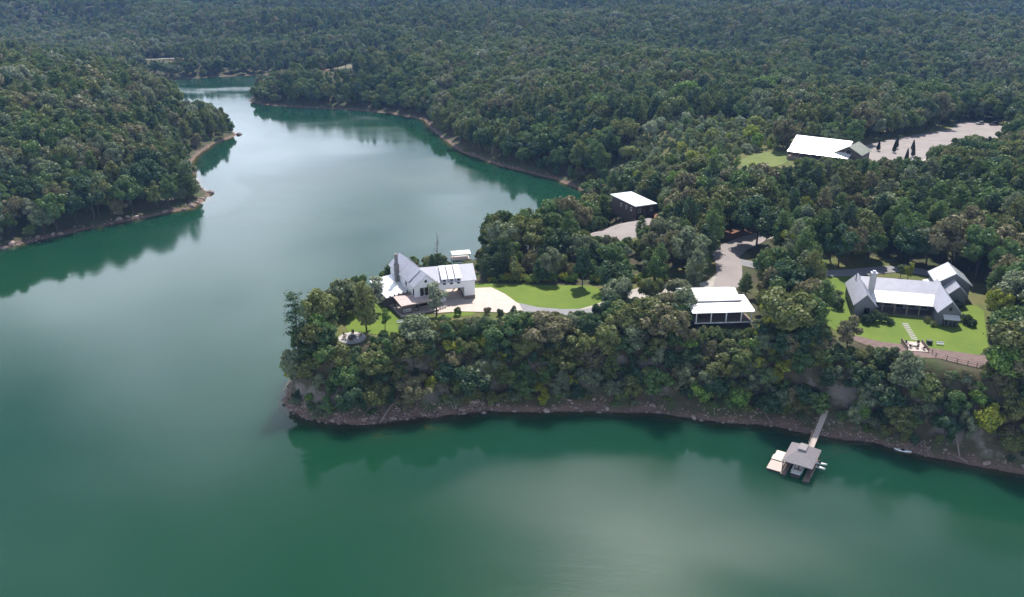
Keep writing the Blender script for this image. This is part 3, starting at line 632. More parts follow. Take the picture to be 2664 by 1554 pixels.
# link and garage behind
gable(FG, gh, 23.0, 27.6, 14.6, 21.0, -1.5, 3.7, 6.0, 'y', M_grey, M_roof_grey, .35)
MB(*FG).box(20.0, 23.4, 13.0, 17.0, -1.5, 3.2).build('link_wall', M_grey, gh)
gable(FG, gh, 21.2, 29.6, 20.2, 29.0, -1.5, 4.9, 7.8, 'y', M_grey, M_roof_white, .5)
shed(FG, gh, [(19.4, 23.5, 2.5), (21.15, 23.5, 3.0), (21.15, 28.0, 3.0), (19.4, 28.0, 2.5)], M_roof_white, .1, 'garage_canopy')
# stepping stones
path = bpy.data.objects.new('stepping_stone_path', None); COL.objects.link(path); path.location = (100, 185, 16); tag(path, 'line of pale square stepping stones crossing the grey house lawn', 'path'); WORLD[path.name] = Vector(path.location)
for k, (x, y) in enumerate(((101.1, 189.2), (100.85, 188.1), (100.6, 187.0), (100.35, 185.8), (100.15, 184.6), (99.9, 183.4), (99.65, 182.2), (99.4, 181.0), (99.1, 179.9))):
    MB((x, y, H1(x, y)), R(-14)).box(-.75, .75, -.26, .26, -.1, .14).build('slab', M_slab, path)
# viewing deck, box, bench
dz = H1(97, 176) + .35; FD = ((97.0, 175.2, dz), R(-8)); vd = thing('viewing_deck', (97, 175.2, dz), 'square timber deck with furniture at the edge of the mulch bed', 'deck')
for k in range(16): MB(*FD).box(-2.5, 2.5, -2.7 + k * .345, -2.7 + k * .345 + .315, -.06, 0.).build('board', M_wood_p, vd)
MB(*FD).box(-2.45, 2.45, -2.75, 2.7, -3.6, -.065).build('base', M_wood_d, vd)
for q in (-2.42, 2.3): MB(*FD).box(q, q + .12, -2.6, 2.7, .0, .9).build('side_rail', M_wood, vd)
for k, (x, y, rz, lab) in enumerate(((-1.5, 1.2, 20, 'back left'), (1.2, 1.5, -30, 'back right'), (.2, -.9, 180, 'front middle'), (1.5, -1.4, 200, 'front right'), (-1.2, -.8, 120, 'front left'))):
    p = fpos(FD, (x, y, 0)); c = thing('deck_chair', p, f'dark chair at the {lab} of the timber viewing deck', 'chair', 'chairs on the viewing deck'); fs = (p, R(rz))
    MB(*fs).box(-.3, .3, -.3, .3, .3, .38).build('seat', M_metal_d, c); MB(*fs).box(-.3, .3, .24, .31, .38, .9).build('backrest', M_metal_d, c)
    for a in (-.28, .22):
        for b in (-.28, .22): MB(*fs).box(a, a + .06, b, b + .06, 0, .3).build('leg', M_metal_d, c)
p = fpos(FD, (.0, .3, 0)); t_ = thing('low_table', p, 'pale low table in the middle of the viewing deck', 'table'); MB(p, 0).box(-.5, .5, -.4, .4, .36, .42).build('tabletop', M_wood_c, t_)
for a in (-.45, .37):
    for b in (-.35, .27): MB(p, 0).box(a, a + .08, b, b + .08, 0, .36).build('leg', M_wood, t_)
p = (101.4, 177.1, H1(101.4, 177.1)); bx_ = thing('storage_box', p, 'dark green storage box on the lawn right of the viewing deck', 'box'); MB(p, R(-10)).box(-.6, .6, -.45, .45, 0, .95).build('body', M_green_bin, bx_); MB(p, R(-10)).box(-.66, .66, -.5, .5, .953, 1.06).build('lid', M_metal_d, bx_)
p = (103.8, 176.6, H1(103.8, 176.6)); b = thing('garden_bench', p, 'white bench on the lawn right of the green box', 'bench'); MB(p, R(-14)).box(-.85, .85, -.25, .25, .40, .47).build('seat', M_plastic, b)
MB(p, R(-14)).box(-.85, .85, .22, .28, .47, .85).build('backrest', M_plastic, b)
for q in (-.75, .65): MB(p, R(-14)).box(q, q + .1, -.22, .22, 0, .4).build('leg', M_plastic, b)
# rail fence along the mulch
fpts = [(99.3, 171.4), (99.2, 169.4), (101.0, 167.9), (102.8, 166.7), (104.7, 165.6), (106.4, 164.8), (108.2, 164.0)]
fe = thing('rail_fence', (103, 167, H1(103, 167)), 'thin dark post and rail fence along the mulch bed', 'fence')
tops = []
for x, y in fpts:
    z = H1(x, y); MB((x, y, z)).box(-.06, .06, -.06, .06, -.3, 1.15).build('post', M_trim_d, fe); tops.append((x, y, z))
for zo in (.55, 1.05): MB().tube([(a[0], a[1], a[2] + zo) for a in tops], .035, 5).build('rail', M_trim_d, fe)

# ------------------------------------------------------------------ brown building by the gravel pad
FB = ((45.4, 285.2, 17.0), R(25)); bb = thing('brown_building', (46, 293, 17), 'dark brown flat-roofed building with white roof beside the gravel pad', 'building')
MB(*FB).box(0, 8.3, 0, 16.5, -2.5, 3.9).build('wall', M_brown, bb)
shed(FB, bb, [(-.6, -.6, 4.35), (8.9, -.6, 4.35), (8.9, 17.1, 4.75), (-.6, 17.1, 4.75)], M_roof_white, .3, 'roof')
window(FB, bb, 'x', 1.2, 2.2, 1.6, 3.0, 0, M_trim); window(FB, bb, 'x', 6.4, 7.4, 1.6, 3.0, 0, M_trim); window(FB, bb, 'y', 2.6, 3.6, 1.6, 3.0, 0, M_trim); window(FB, bb, 'y', 5.8, 6.8, 1.6, 3.0, 0, M_trim); window(FB, bb, 'y', 9.4, 10.4, 1.6, 3.0, 0, M_trim)
MB(*FB).box(3.4, 4.5, -.08, -.003, .0, 2.2).build('door', M_wood_d, bb)
rf = thing('timber_railing', (36, 284, H1(36, 284)), 'grey timber railing along the edge of the gravel pad', 'fence'); ln = [(26.0, 273.5), (29.0, 278.0), (32.2, 282.3), (35.6, 286.4), (39.0, 290.2), (41.2, 288.2), (43.2, 285.6), (45.0, 282.9)]; tp = []
for x, y in ln:
    z = H1(x, y); MB((x, y, z)).box(-.09, .09, -.09, .09, -.4, 1.1).build('post', M_wood, rf); tp.append((x, y, z))
for zo in (.5, 1.02): MB().tube([(a[0], a[1], a[2] + zo) for a in tp], .07, 5).build('rail', M_wood, rf)
p = (46.3, 283.2, H1(46.3, 283.2) + .1); t_ = thing('utility_trailer', p, 'small two-wheeled trailer parked in front of the brown building', 'trailer'); fs = (p, R(30))
MB(*fs).box(.0, 2.6, -.75, .75, .45, .8).build('bed', M_metal_d, t_); MB(*fs).box(-1.2, .0, -.06, .06, .5, .6).build('drawbar', M_metal_d, t_)
for s in (-.85, .77): MB(*fs).tube([(1.4, s, .36), (1.4, s + .1, .36)], .36, 14).build('wheel', M_rubber, t_)

# ------------------------------------------------------------------ barn
FN = ((125.4, 361.2, 24.0), R(-38)); bn = thing('barn', (138, 359, 24), 'long dark barn with white gabled roof, lean-to porch and cross gable', 'barn')
gable(FN, bn, .4, 25, .6, 13.2, -2, 4.2, 8.0, 'x', M_barn, M_roof_white, .7, .2, oa=.7, ob=-.5)
gable(FN, bn, 20.0, 30.6, .2, 13.4, -2, 4.0, 6.9, 'y', M_barn, M_roof_weather, .6, .2)
shed(FN, bn, [(-.2, -3.3, 2.3), (26.5, -3.3, 2.3), (26.5, .15, 3.7), (-.2, .15, 3.7)], M_roof_white, .16)
posts(FN, bn, [(0.2, -3.0), (5.2, -3.0), (10.4, -3.0), (15.6, -3.0), (20.8, -3.0), (26.0, -3.0)], -1.6, 2.25, M_wood, .26)
MB(*FN).box(-.1, 26.4, -3.1, .18, -1.5, .2).build('porch_floor', M_wood, bn)
for a in (3, 8, 13): window(FN, bn, 'x', a, a + 1.4, 1.0, 2.6, .6, M_trim_d)
window(FN, bn, 'x', 24.4, 26.2, 3.9, 5.2, .2, M_trim_d); window(FN, bn, 'y', 3, 4.6, 1.0, 2.6, 30.6, M_trim_d, sgn=1); window(FN, bn, 'y', 8, 9.6, 1.0, 2.6, 30.6, M_trim_d, sgn=1)
kp = [(176.6, 344.6), (183, 352.3), (189.3, 360.6), (193.0, 364.6)]; k_ = MB()
for (x0, y0), (x1, y1) in zip(kp, kp[1:]):
    L_ = math.hypot(x1 - x0, y1 - y0); MB_ = MB((x0, y0, H1(x0, y0)), math.atan2(y1 - y0, x1 - x0)); MB_.slab([(0, -.35, .55), (L_, -.35, .55 + H1(x1, y1) - H1(x0, y0)), (L_, .35, .55 + H1(x1, y1) - H1(x0, y0)), (0, .35, .55)], 1.2); b0 = len(k_.v); k_.v += MB_.v; k_.f += [tuple(b0 + i for i in q) for q in MB_.f]
solo(k_, 'retaining_wall', M_concrete, 'low pale curved retaining wall at the front edge of the gravel lot', 'wall', (184, 354, H1(184, 354)))

# ------------------------------------------------------------------ vehicles on the far end of the lot
def car(x, y, hd, paint, label, roofz):
    z = H1(x, y) + .1; c = thing('parked_car', (x, y, z), label, 'car', 'vehicles at the far end of the lot'); fr = ((x, y, z), hd)
    b = MB(*fr); pr_ = [(-2.35, .35), (2.35, .35), (2.4, .8), (2.2, 1.0), (1.1, 1.08), (-2.3, 1.12), (-2.4, .8)]; b.add([(a, -.9, q) for a, q in pr_] + [(a, .9, q) for a, q in pr_], [tuple(range(7)), tuple(range(13, 6, -1))] + [(i, 7 + i, 7 + (i + 1) % 7, (i + 1) % 7) for i in range(7)]); b.build('body', paint, c)
    g = MB(*fr); g.add([(-2.15, -.8, 1.1), (1.05, -.8, 1.08), (.35, -.68, roofz), (-1.85, -.68, roofz), (-2.15, .8, 1.1), (1.05, .8, 1.08), (.35, .68, roofz), (-1.85, .68, roofz)], [(0, 1, 2, 3), (7, 6, 5, 4), (1, 5, 6, 2), (0, 3, 7, 4), (3, 2, 6, 7)]); g.build('windows', M_glass, c)
    MB(*fr).slab([(-1.88, -.7, roofz + .05), (.38, -.7, roofz + .05), (.38, .7, roofz + .05), (-1.88, .7, roofz + .05)], .06).build('roof', paint, c)
    for a in (-1.45, 1.5):
        for s in (-.93, .73): MB(*fr).tube([(a, s, .34), (a, s + .2, .34)], .34, 14).build('wheel', M_rubber, c)
car(254.5, 441.0, R(200), M_car_silver, 'silver car parked at the left of the two by the dark wood', 1.65); car(260.6, 438.5, R(185), M_car_dark, 'dark van-like car parked right of the silver one', 1.95)

# ------------------------------------------------------------------ boat dock
FK = ((62.9, 149.0, 0), R(-32)); dk = thing('boat_dock', (62.9, 149, 0), 'floating boat dock with grey hipped roof and side decks', 'dock')
top = [(-.75, -1.0, 4.95), (.75, -1.0, 4.95), (.75, 1.5, 4.95), (-.75, 1.5, 4.95)]; low = [(-3.2, -4.3, 3.15), (3.2, -4.3, 3.15), (3.2, 4.3, 3.15), (-3.2, 4.3, 3.15)]
r = MB(*FK); dn = lambda q: (q[0], q[1], q[2] - .14); r.add(top + low + [dn(q) for q in low], [(0, 1, 2, 3)] + [(4 + i, 4 + (i + 1) % 4, (i + 1) % 4, i) for i in range(4)] + [(8 + i, 8 + (i + 1) % 4, 4 + (i + 1) % 4, 4 + i) for i in range(4)] + [(11, 10, 9, 8)]); rk = r.build('roof', M_roof_dock, dk)
MB(*FK).slab([(-.85, -1.15, 5.2), (.85, -1.15, 5.2), (.85, 1.6, 5.2), (-.85, 1.6, 5.2)], .1).build('vent_cap', M_roof_dock, rk); MB(*FK).box(-.7, .7, -.95, 1.45, 4.96, 5.09).build('vent', M_trim_d, rk)
posts(FK, dk, [(-2.9, -4.0), (2.9, -4.0), (-2.9, 0), (2.9, 0), (-2.9, 4.0), (2.9, 4.0)], .62, 3.05, M_wood_d, .2)
def planks(x0, x1, y0, y1, z, mat, name='plank', along='y', wd=.42):
    if along == 'y':
        q = y0
        while q < y1 - .05: MB(*FK).box(x0, x1, q, min(q + wd - .03, y1), z - .06, z).build(name, mat, dk); q += wd
    else:
        q = x0
        while q < x1 - .05: MB(*FK).box(q, min(q + wd - .03, x1), y0, y1, z - .06, z).build(name, mat, dk); q += wd
planks(-6.0, -3.0, -4.9, -1.0, .62, M_wood_p); planks(-6.05, -3.0, -.95, 1.0, .82, M_wood_c, wd=.5); planks(-5.9, -3.0, 1.05, 3.4, .62, M_wood_c)
planks(-2.95, -1.75, -5.4, 4.4, .60, M_wood); planks(1.75, 3.1, -5.6, 4.4, .60, M_wood); planks(-1.74, 1.74, 2.4, 4.4, .60, M_wood)
fl = MB(*FK)
for (a, b_, c_, d_) in ((-5.9, -3.05, -4.8, 3.3), (-2.9, -1.8, -5.3, 4.3), (1.8, 3.05, -5.5, 4.3), (-1.7, 1.7, 2.45, 4.3)): fl.box(a, b_, c_, d_, -.35, .53)
fl.build('float', M_trim_d, dk)
MB(*FK).box(-3.0, -2.9, -3.9, 3.9, .62, 1.25).build('side_panel', M_wood, dk); MB(*FK).box(2.95, 3.05, -3.9, 1.0, .62, 1.25).build('side_panel', M_wood, dk)
# boat in the slip
bt = thing('motor_boat', fpos(FK, (0, -1.7, .1)), 'white motor boat moored in the slip under the dock roof', 'boat'); b = MB(*FK); secs = []
for y, w_, zb in ((-4.6, 1.05, .12), (-2.5, 1.2, .02), (-.2, 1.15, 0), (1.3, .75, .1), (2.2, .08, .35)): secs.append((y, w_, zb))
vs_ = []; fc_ = []
for y, w_, zb in secs: vs_ += [(-w_, y, .95), (-w_ * .8, y, zb - .1), (0, y, zb - .3), (w_ * .8, y, zb - .1), (w_, y, .95)]
for i in range(4):
    for j in range(4): fc_.append((i * 5 + j, i * 5 + j + 1, (i + 1) * 5 + j + 1, (i + 1) * 5 + j))
fc_ += [(0, 1, 2, 3, 4), (24, 23, 22, 21, 20)]; b.add(vs_, fc_); b.build('hull', M_trim_d, bt)
MB(*FK).box(-1.0, 1.0, -4.5, -3.6, .90, 1.05).box(-1.14, -.85, -3.6, .3, .90, 1.05).box(.85, 1.14, -3.6, .3, .90, 1.05).slab([(-.95, .3, 1.06), (.95, .3, 1.06), (.1, 2.1, 1.06), (-.1, 2.1, 1.06)], .12).build('gunwale', M_plastic, bt)
MB(*FK).box(-.85, .85, -3.5, -3.0, .5, 1.15).box(-.7, -.2, -1.8, -1.3, .5, 1.2).box(.2, .7, -1.8, -1.3, .5, 1.2).build('seats', M_fabric, bt); MB(*FK).box(-.84, .84, -3.6, .3, .42, .5).build('cockpit_floor', M_wood, bt)
MB(*FK).slab([(-.85, -.6, .95), (.85, -.6, .95), (.75, -.95, 1.45), (-.75, -.95, 1.45)], .04).build('windscreen', M_glass, bt)
# kayaks stored across the right-hand deck
def kayak(o, hd, L, w_, mat, name, label, group=None, open_=True, cat='kayak'):
    k_ = thing(name, o, label, cat, group); fr = (o, hd); vs_ = []; fc_ = []; n_ = 9
    for i in range(n_):
        t = -1 + 2 * i / (n_ - 1); ww = max(w_ / 2 * (1 - abs(t) ** 2.6), .02); zt = .30 + .12 * abs(t) ** 3
        vs_ += [(t * L / 2, -ww, zt), (t * L / 2, -ww * .6, .05), (t * L / 2, 0, 0 + .1 * abs(t) ** 4), (t * L / 2, ww * .6, .05), (t * L / 2, ww, zt), (t * L / 2, 0, zt + .07)]
    for i in range(n_ - 1):
        for j in range(6): fc_.append((i * 6 + j, i * 6 + (j + 1) % 6, (i + 1) * 6 + (j + 1) % 6, (i + 1) * 6 + j))
    fc_ += [tuple(range(6)), tuple((n_ - 1) * 6 + j for j in range(5, -1, -1))]
    MB(*fr).add(vs_, fc_).build('hull', mat, k_, True); MB(*fr).disc(0, 0, w_ * .36, .33, .40, 16).build('cockpit', M_trim_d, k_); return k_
kayak(fpos(FK, (3.5, 2.6, .62)), R(-22), 3.0, .75, M_plastic, 'kayak', 'white kayak on the right dock deck, nearer the gangway'); kayak(fpos(FK, (3.5, 1.0, .62)), R(-38), 3.0, .8, M_plastic, 'kayak', 'white kayak on the right dock deck, farther from the shore')
# gangway and bluff stairs
g0 = Vector((67.4, 155.6, .75)); g1 = Vector((74.2, 166.2, 4.4)); dv = g1 - g0; Lg = math.hypot(dv.x, dv.y); hdg = math.atan2(dv.y, dv.x); FGW = (tuple(g0), hdg); slp = dv.z / Lg
gw = thing('gangway', tuple(g0), 'pale wooden gangway sloping from the dock up to the shore', 'gangway'); q = 0.
while q < Lg: MB(*FGW).slab([(q, -.62, q * slp + .06), (q + .37, -.62, (q + .37) * slp + .06), (q + .37, .62, (q + .37) * slp + .06), (q, .62, q * slp + .06)], .06).build('plank', M_wood_p, gw); q += .40
for s in (-.66, .58): MB(*FGW).slab([(0, s, .02), (Lg, s, Lg * slp + .02), (Lg, s + .08, Lg * slp + .02), (0, s + .08, .02)], .22).build('stringer', M_wood_d, gw)
MB(*FGW).tube([(0, .66, 1.0), (Lg, .66, Lg * slp + 1.0)], .05, 6).build('handrail', M_wood, gw)
for k in range(7): MB(*FGW).box(Lg * k / 6 - .04, Lg * k / 6 + .04, .62, .70, Lg * k / 6 * slp - .1, Lg * k / 6 * slp + 1.0).build('rail_post', M_wood_d, gw)
stt = thing('bluff_stairs', (74.4, 166.6, 4.4), 'narrow wooden stairs climbing the bluff from the gangway', 'stairs'); s0 = Vector((74.3, 166.5)); s1 = Vector((77.5, 177.5)); m_s = 26; z0s, z1s = 4.4, H1(77.5, 177.5) + .3
for k in range(m_s):
    t = k / (m_s - 1); pxy = s0.lerp(s1, t); MB((pxy.x, pxy.y, z0s + (z1s - z0s) * t), math.atan2(s1.y - s0.y, s1.x - s0.x)).box(-.17, .17, -.5, .5, -.05, .05).build('step', M_wood, stt)
for s in (-.55, .55):
    a = Vector((s0.x, s0.y, z0s + 1)); b = Vector((s1.x, s1.y, z1s + 1)); nn = Vector((-(s1 - s0).y, (s1 - s0).x)).normalized() * s; MB().tube([(a.x + nn.x, a.y + nn.y, a.z), (b.x + nn.x, b.y + nn.y, b.z)], .045, 5).build('handrail', M_wood, stt); MB().tube([(a.x + nn.x, a.y + nn.y, a.z - 1.1), (b.x + nn.x, b.y + nn.y, b.z - 1.1)], .09, 5).build('stringer', M_wood_d, stt)
    for k in range(6):
        t = k / 5; MB().tube([(a.x + nn.x + (b.x - a.x) * t, a.y + nn.y + (b.y - a.y) * t, a.z + (b.z - a.z) * t - 3.0), (a.x + nn.x + (b.x - a.x) * t, a.y + nn.y + (b.y - a.y) * t, a.z + (b.z - a.z) * t)], .045, 5).build('rail_post', M_wood, stt)
def cable(name, a, b, sag, label):
    pts = [(a[0] + (b[0] - a[0]) * t, a[1] + (b[1] - a[1]) * t, a[2] + (b[2] - a[2]) * t - sag * 4 * t * (1 - t)) for t in np.linspace(0, 1, 9)]; solo(MB().tube(pts, .045, 5), name, M_metal_d, label, 'cable', a)
p = fpos(FK, (-2.9, 4.2, .6)); cable('mooring_cable', (56.8, 166.5, H1(56.8, 167.2) + .1), p, .3, 'mooring cable from the left shore to the back of the dock')
p = fpos(FK, (3.0, 4.2, .6)); cable('mooring_cable', (82.5, 159.6, H1(82.5, 160.2) + .1), p, .4, 'mooring cable from the right shore to the dock')
# small white boat by the shore
rb = kayak((88.3, 155.6, -.08), R(-24), 3.6, 1.25, M_plastic, 'rowing_boat', 'small white boat floating beside the rocks right of the dock', cat='boat')
# second dock on the far side of the point
FQ = ((-19.5, 287.5, 0), R(15)); fd = thing('boat_dock', (-19.5, 287.5, 0), 'white-roofed dock on the far shore behind the white house', 'dock')
MB(*FQ).box(-3.4, 3.4, -2.2, 2.2, -.3, .5).build('float', M_wood_p, fd); posts(FQ, fd, [(-3.1, -1.9), (3.1, -1.9), (-3.1, 1.9), (3.1, 1.9)], .5, 2.6, M_trim, .18)
r = MB(*FQ); r.slab([(-3.6, -2.4, 2.6), (3.6, -2.4, 2.6), (3.6, 0, 3.3), (-3.6, 0, 3.3)], .13); r.slab([(-3.6, 0, 3.303), (3.6, 0, 3.303), (3.6, 2.4, 2.6), (-3.6, 2.4, 2.6)], .13); r.build('roof', M_roof_pale, fd)

# ------------------------------------------------------------------ fallen and leaning logs on the shore
def log(a, b, r0, label, br=3):
    a, b = Vector(a), Vector(b); m = MB().tube([a, a.lerp(b, .5) + Vector((0, 0, .15)), b], [r0, r0 * .8, r0 * .35], 7)
    for k in range(br):
        p = a.lerp(b, .45 + .18 * k); m.tube([p, p + Vector((random.uniform(-1, 1), random.uniform(-1, .4), random.uniform(.2, .9)))], [r0 * .35, .02], 5)
    solo(m, 'fallen_log', M_deadwood, label, 'log', tuple(a))
log((-31.8, 167.6, .1), (-27.6, 173.6, 4.4), .2, 'long pale dead trunk leaning from the water onto the stony shore'); log((-34.3, 168.6, .2), (-36.3, 172.2, 3.0), .16, 'short dark snag leaning left beside the long dead trunk', 1)
log((-29.6, 168.6, .2), (-27.6, 170.4, 1.2), .13, 'thin log lying on the stones right of the long dead trunk', 2); log((-14.5, 173.0, .8), (-16.0, 175.0, 6.0), .15, 'bare upright snag against the shrubs above the shore', 4)
log((99.2, 152.2, .8), (98.6, 154.4, 5.4), .2, 'pale bare trunk standing at the water edge right of the small boat', 3); log((100.2, 150.4, .4), (97.8, 152.6, 1.0), .17, 'pale root stump lying on the stones below the bare trunk', 5)
log((62.0, 166.6, .5), (60.2, 169.6, 2.6), .12, 'dark thin snag on the shore left of the dock', 2); log((93.8, 153.6, .5), (92.2, 156.4, 2.4), .09, 'thin dead branch leaning near the small boat', 1)
# ------------------------------------------------------------------ tree forms (leaf-sized faces on limbs)
def leafquads(g, c, n, s, asp=.72):
    n = n / (np.linalg.norm(n, axis=1, keepdims=True) + 1e-9); r = g.normal(size=n.shape); t = np.cross(n, r); t /= (np.linalg.norm(t, axis=1, keepdims=True) + 1e-9)
    b = np.cross(n, t); s = s[:, None]
    v = np.stack([c - t * s - b * s * asp * .5, c + t * s * .15 - b * s * asp, c + t * s + b * s * asp * .35, c - t * s * .2 + b * s * asp], 1).reshape(-1, 3)
    return v, np.arange(len(v)).reshape(-1, 4)
def tube_np(paths, k=5):
    V, F = [], []; b = 0
    for path, rad in paths:
        p = np.asarray(path, float); n = len(p)
        for i in range(n):
            d = p[min(i + 1, n - 1)] - p[max(i - 1, 0)]; d = d / (np.linalg.norm(d) + 1e-9); a = np.cross(d, (.3, .9, .1)); a /= np.linalg.norm(a); q = np.cross(d, a)
            for j in range(k):
                th = 2 * math.pi * j / k; V.append(p[i] + (a * math.cos(th) + q * math.sin(th)) * rad[i])
        for i in range(n - 1):
            for j in range(k): F.append((b + i * k + j, b + i * k + (j + 1) % k, b + (i + 1) * k + (j + 1) % k, b + (i + 1) * k + j))
        b += n * k
    return np.array(V), np.array(F)
def sph(g, n):
    d = g.normal(size=(n, 3)); return d / np.linalg.norm(d, axis=1, keepdims=True)
def broadleaf(seed, hgt=12., r=4.6, ch=8.4, lobes=24, leaves=4600, leaf=.30, low=0., flat=1., lobe=(.26, .42)):
    g = np.random.default_rng(seed); cz = hgt - ch / 2
    u = sph(g, lobes) * (g.random((lobes, 1)) ** .45) * .92; u[:, 2] = np.where(u[:, 2] < 0, u[:, 2] * .8, u[:, 2])
    C = u * np.array([r, r, ch / 2]) + np.array([0, 0, cz]); C[:, :2] += g.normal(size=2) * r * .08
    C[:, 0] *= g.uniform(.85, 1.12); C[0] = (g.normal() * .4, g.normal() * .4, hgt - r * .34)
    lr = r * g.uniform(lobe[0], lobe[1], lobes)
    per = (lr ** 2 / (lr ** 2).sum() * leaves * 1.9).astype(int); P, Nn = [], []
    for i in range(lobes):
        d = sph(g, per[i]); d[:, 2] *= flat; rad = lr[i] * g.uniform(.62, 1.08, (per[i], 1)); p = C[i] + d * rad
        keep = np.ones(len(p), bool)
        for j in range(lobes):
            if j != i: keep &= ~(np.linalg.norm((p - C[j]) / np.array([1, 1, max(flat, .5)]), axis=1) < lr[j] * .72)
        keep &= (p[:, 2] > low) & ((d[:, 2] > -.35) | (g.random(len(p)) < .45))
        P.append(p[keep]); Nn.append(d[keep] + g.normal(size=(keep.sum(), 3)) * .55)
    P = np.concatenate(P); Nn = np.concatenate(Nn); P = P + g.normal(size=P.shape) * np.where(g.random((len(P), 1)) < .3, .055, .02) * r; s = leaf * g.uniform(.55, 1.45, len(P))
    lv = leafquads(g, P, Nn, s)
    paths = [([(0, 0, -.4), (.05, .03, hgt * .25), (C[0][0] * .4, C[0][1] * .4, hgt * .55), (C[0][0], C[0][1], hgt * .86)], [hgt * .021, hgt * .016, hgt * .010, .03])]
    for i in range(1, min(lobes, 11)):
        z0 = hgt * g.uniform(.22, .5); paths.append(([(0, 0, z0), tuple(C[i] * np.array([.5, .5, 1]) * [1, 1, .5] + np.array([0, 0, z0 * .5])), tuple(C[i])], [hgt * .009, hgt * .006, .025]))
    return lv, tube_np(paths)
def pine(seed, hgt=15., r=3.2, start=.32, spread=1., leaf=.27):
    g = np.random.default_rng(seed); P, Nn, paths = [], [], []
    lean = g.normal(size=2) * .25
    paths.append(([(0, 0, -.4), (lean[0] * .4, lean[1] * .4, hgt * .5), (lean[0], lean[1], hgt * .99)], [hgt * .016, hgt * .011, .03]))
    z = hgt * start
    while z < hgt * .98:
        t = (z / hgt - start) / (1 - start); L = r * (math.sin(math.pi * min(1, .22 + .78 * t)) ** .75 if t < .5 else (1.02 - t) ** .72 * 1.5) * spread
        L = max(L, .35)
        for k in range(6):
            if g.random() < .12: continue
            a = g.uniform(0, 2 * math.pi); ln = L * g.uniform(.65, 1.15); el = g.uniform(-.05, .35) + .5 * t
            d = np.array([math.cos(a) * math.cos(el), math.sin(a) * math.cos(el), math.sin(el)]); b = np.array([lean[0] * z / hgt, lean[1] * z / hgt, z])
            paths.append(([tuple(b), tuple(b + d * ln)], [.05, .015]))
            nt_ = max(2, int(ln * 1.9))
            for q in range(nt_):
                f = .38 + .62 * (q + g.random()) / nt_; c = b + d * ln * f + g.normal(size=3) * .16; m = 9
                o = g.normal(size=(m, 3)) * np.array([.30, .30, .20]); P.append(c + o); Nn.append(o + np.array([0, 0, .25]) + g.normal(size=(m, 3)) * .25)
        z += .58
    P = np.concatenate(P); Nn = np.concatenate(Nn)
    return leafquads(g, P, Nn, leaf * g.uniform(.7, 1.3, len(P)), .5), tube_np(paths, 4)
def layered(seed, hgt=17.):
    g = np.random.default_rng(seed); P, Nn, paths = [], [], [([(0, 0, -.5), (.25, .1, hgt * .4), (-.1, .2, hgt * .75), (.2, .1, hgt * .98)], [.24, .17, .10, .03])]
    for z in np.linspace(.36, .98, 13) * hgt:
        for k in range(4 if z < hgt * .9 else 3):
            a = g.uniform(0, 6.28); L = g.uniform(1.0, 2.7) * (1 if z < hgt * .75 else .8); b = np.array([.1, .1, z]); d = np.array([math.cos(a), math.sin(a), .16])
            paths.append(([tuple(b), tuple(b + d * L)], [.06, .02])); m = 46
            o = g.normal(size=(m, 3)) * np.array([.62, .62, .14]); P.append(b + d * L * .85 + o); Nn.append(np.array([0, 0, 1.]) + g.normal(size=(m, 3)) * .45)
    P = np.concatenate(P); return leafquads(g, P, np.concatenate(Nn), .21 * g.uniform(.7, 1.3, len(P))), tube_np(paths, 5)
def cypress(seed, hgt=5.):
    g = np.random.default_rng(seed); n = 1500; t = g.random(n) ** .8; a = g.uniform(0, 6.28, n); rr = .95 * (1 - t) ** .8 * (.35 + .65 * np.minimum(1, t * 7)) * g.uniform(.8, 1.12, n)
    P = np.stack([np.cos(a) * rr, np.sin(a) * rr, .5 + t * (hgt - .5)], 1); Nn = np.stack([np.cos(a), np.sin(a), np.full(n, .4)], 1) + g.normal(size=(n, 3)) * .4
    return leafquads(g, P, Nn, np.full(n, .2)), tube_np([([(0, 0, -.2), (0, 0, hgt * .9)], [.1, .02])])
def deadtree(seed, hgt=12., foliage=0):
    g = np.random.default_rng(seed); paths = [([(0, 0, -.4), (.1, 0, hgt * .5), (0, .15, hgt)], [.19, .12, .025])]
    for k in range(22):
        z = hgt * g.uniform(.35, .93); a = g.uniform(0, 6.28); L = g.uniform(.8, 2.6) * (1.15 - z / hgt); paths.append(([(0, 0, z), (math.cos(a) * L * .6, math.sin(a) * L * .6, z + L * .6), (math.cos(a) * L, math.sin(a) * L, z + L * 1.25)], [.06, .035, .012]))
    m = 700 if foliage else 4; z = g.random(m) * hgt * .42 + .6; a = g.uniform(0, 6.28, m); rr = g.uniform(.2, 1.9, m) * (1.2 - z / hgt)
    return leafquads(g, np.stack([np.cos(a) * rr, np.sin(a) * rr, z], 1), g.normal(size=(m, 3)), np.full(m, .2 if foliage else .01)), tube_np(paths, 5)
def both(name, form):
    (lv, lf), (bv, bf) = form
    crown = np_mesh(name + '_crown', lv, lf, [M_leaf]); trunk = np_mesh(name + '_trunk', bv, bf, [M_bark], smooth=True)
    wood = np_mesh(name + '_wood', np.concatenate([lv, bv]), np.concatenate([lf, bf + len(lv)]), [M_leaf_wood, M_bark], np.concatenate([np.zeros(len(lf)), np.ones(len(bf))]))
    return crown, trunk, wood
FORMS = []     # (kind, nominal height, crown radius, meshes)
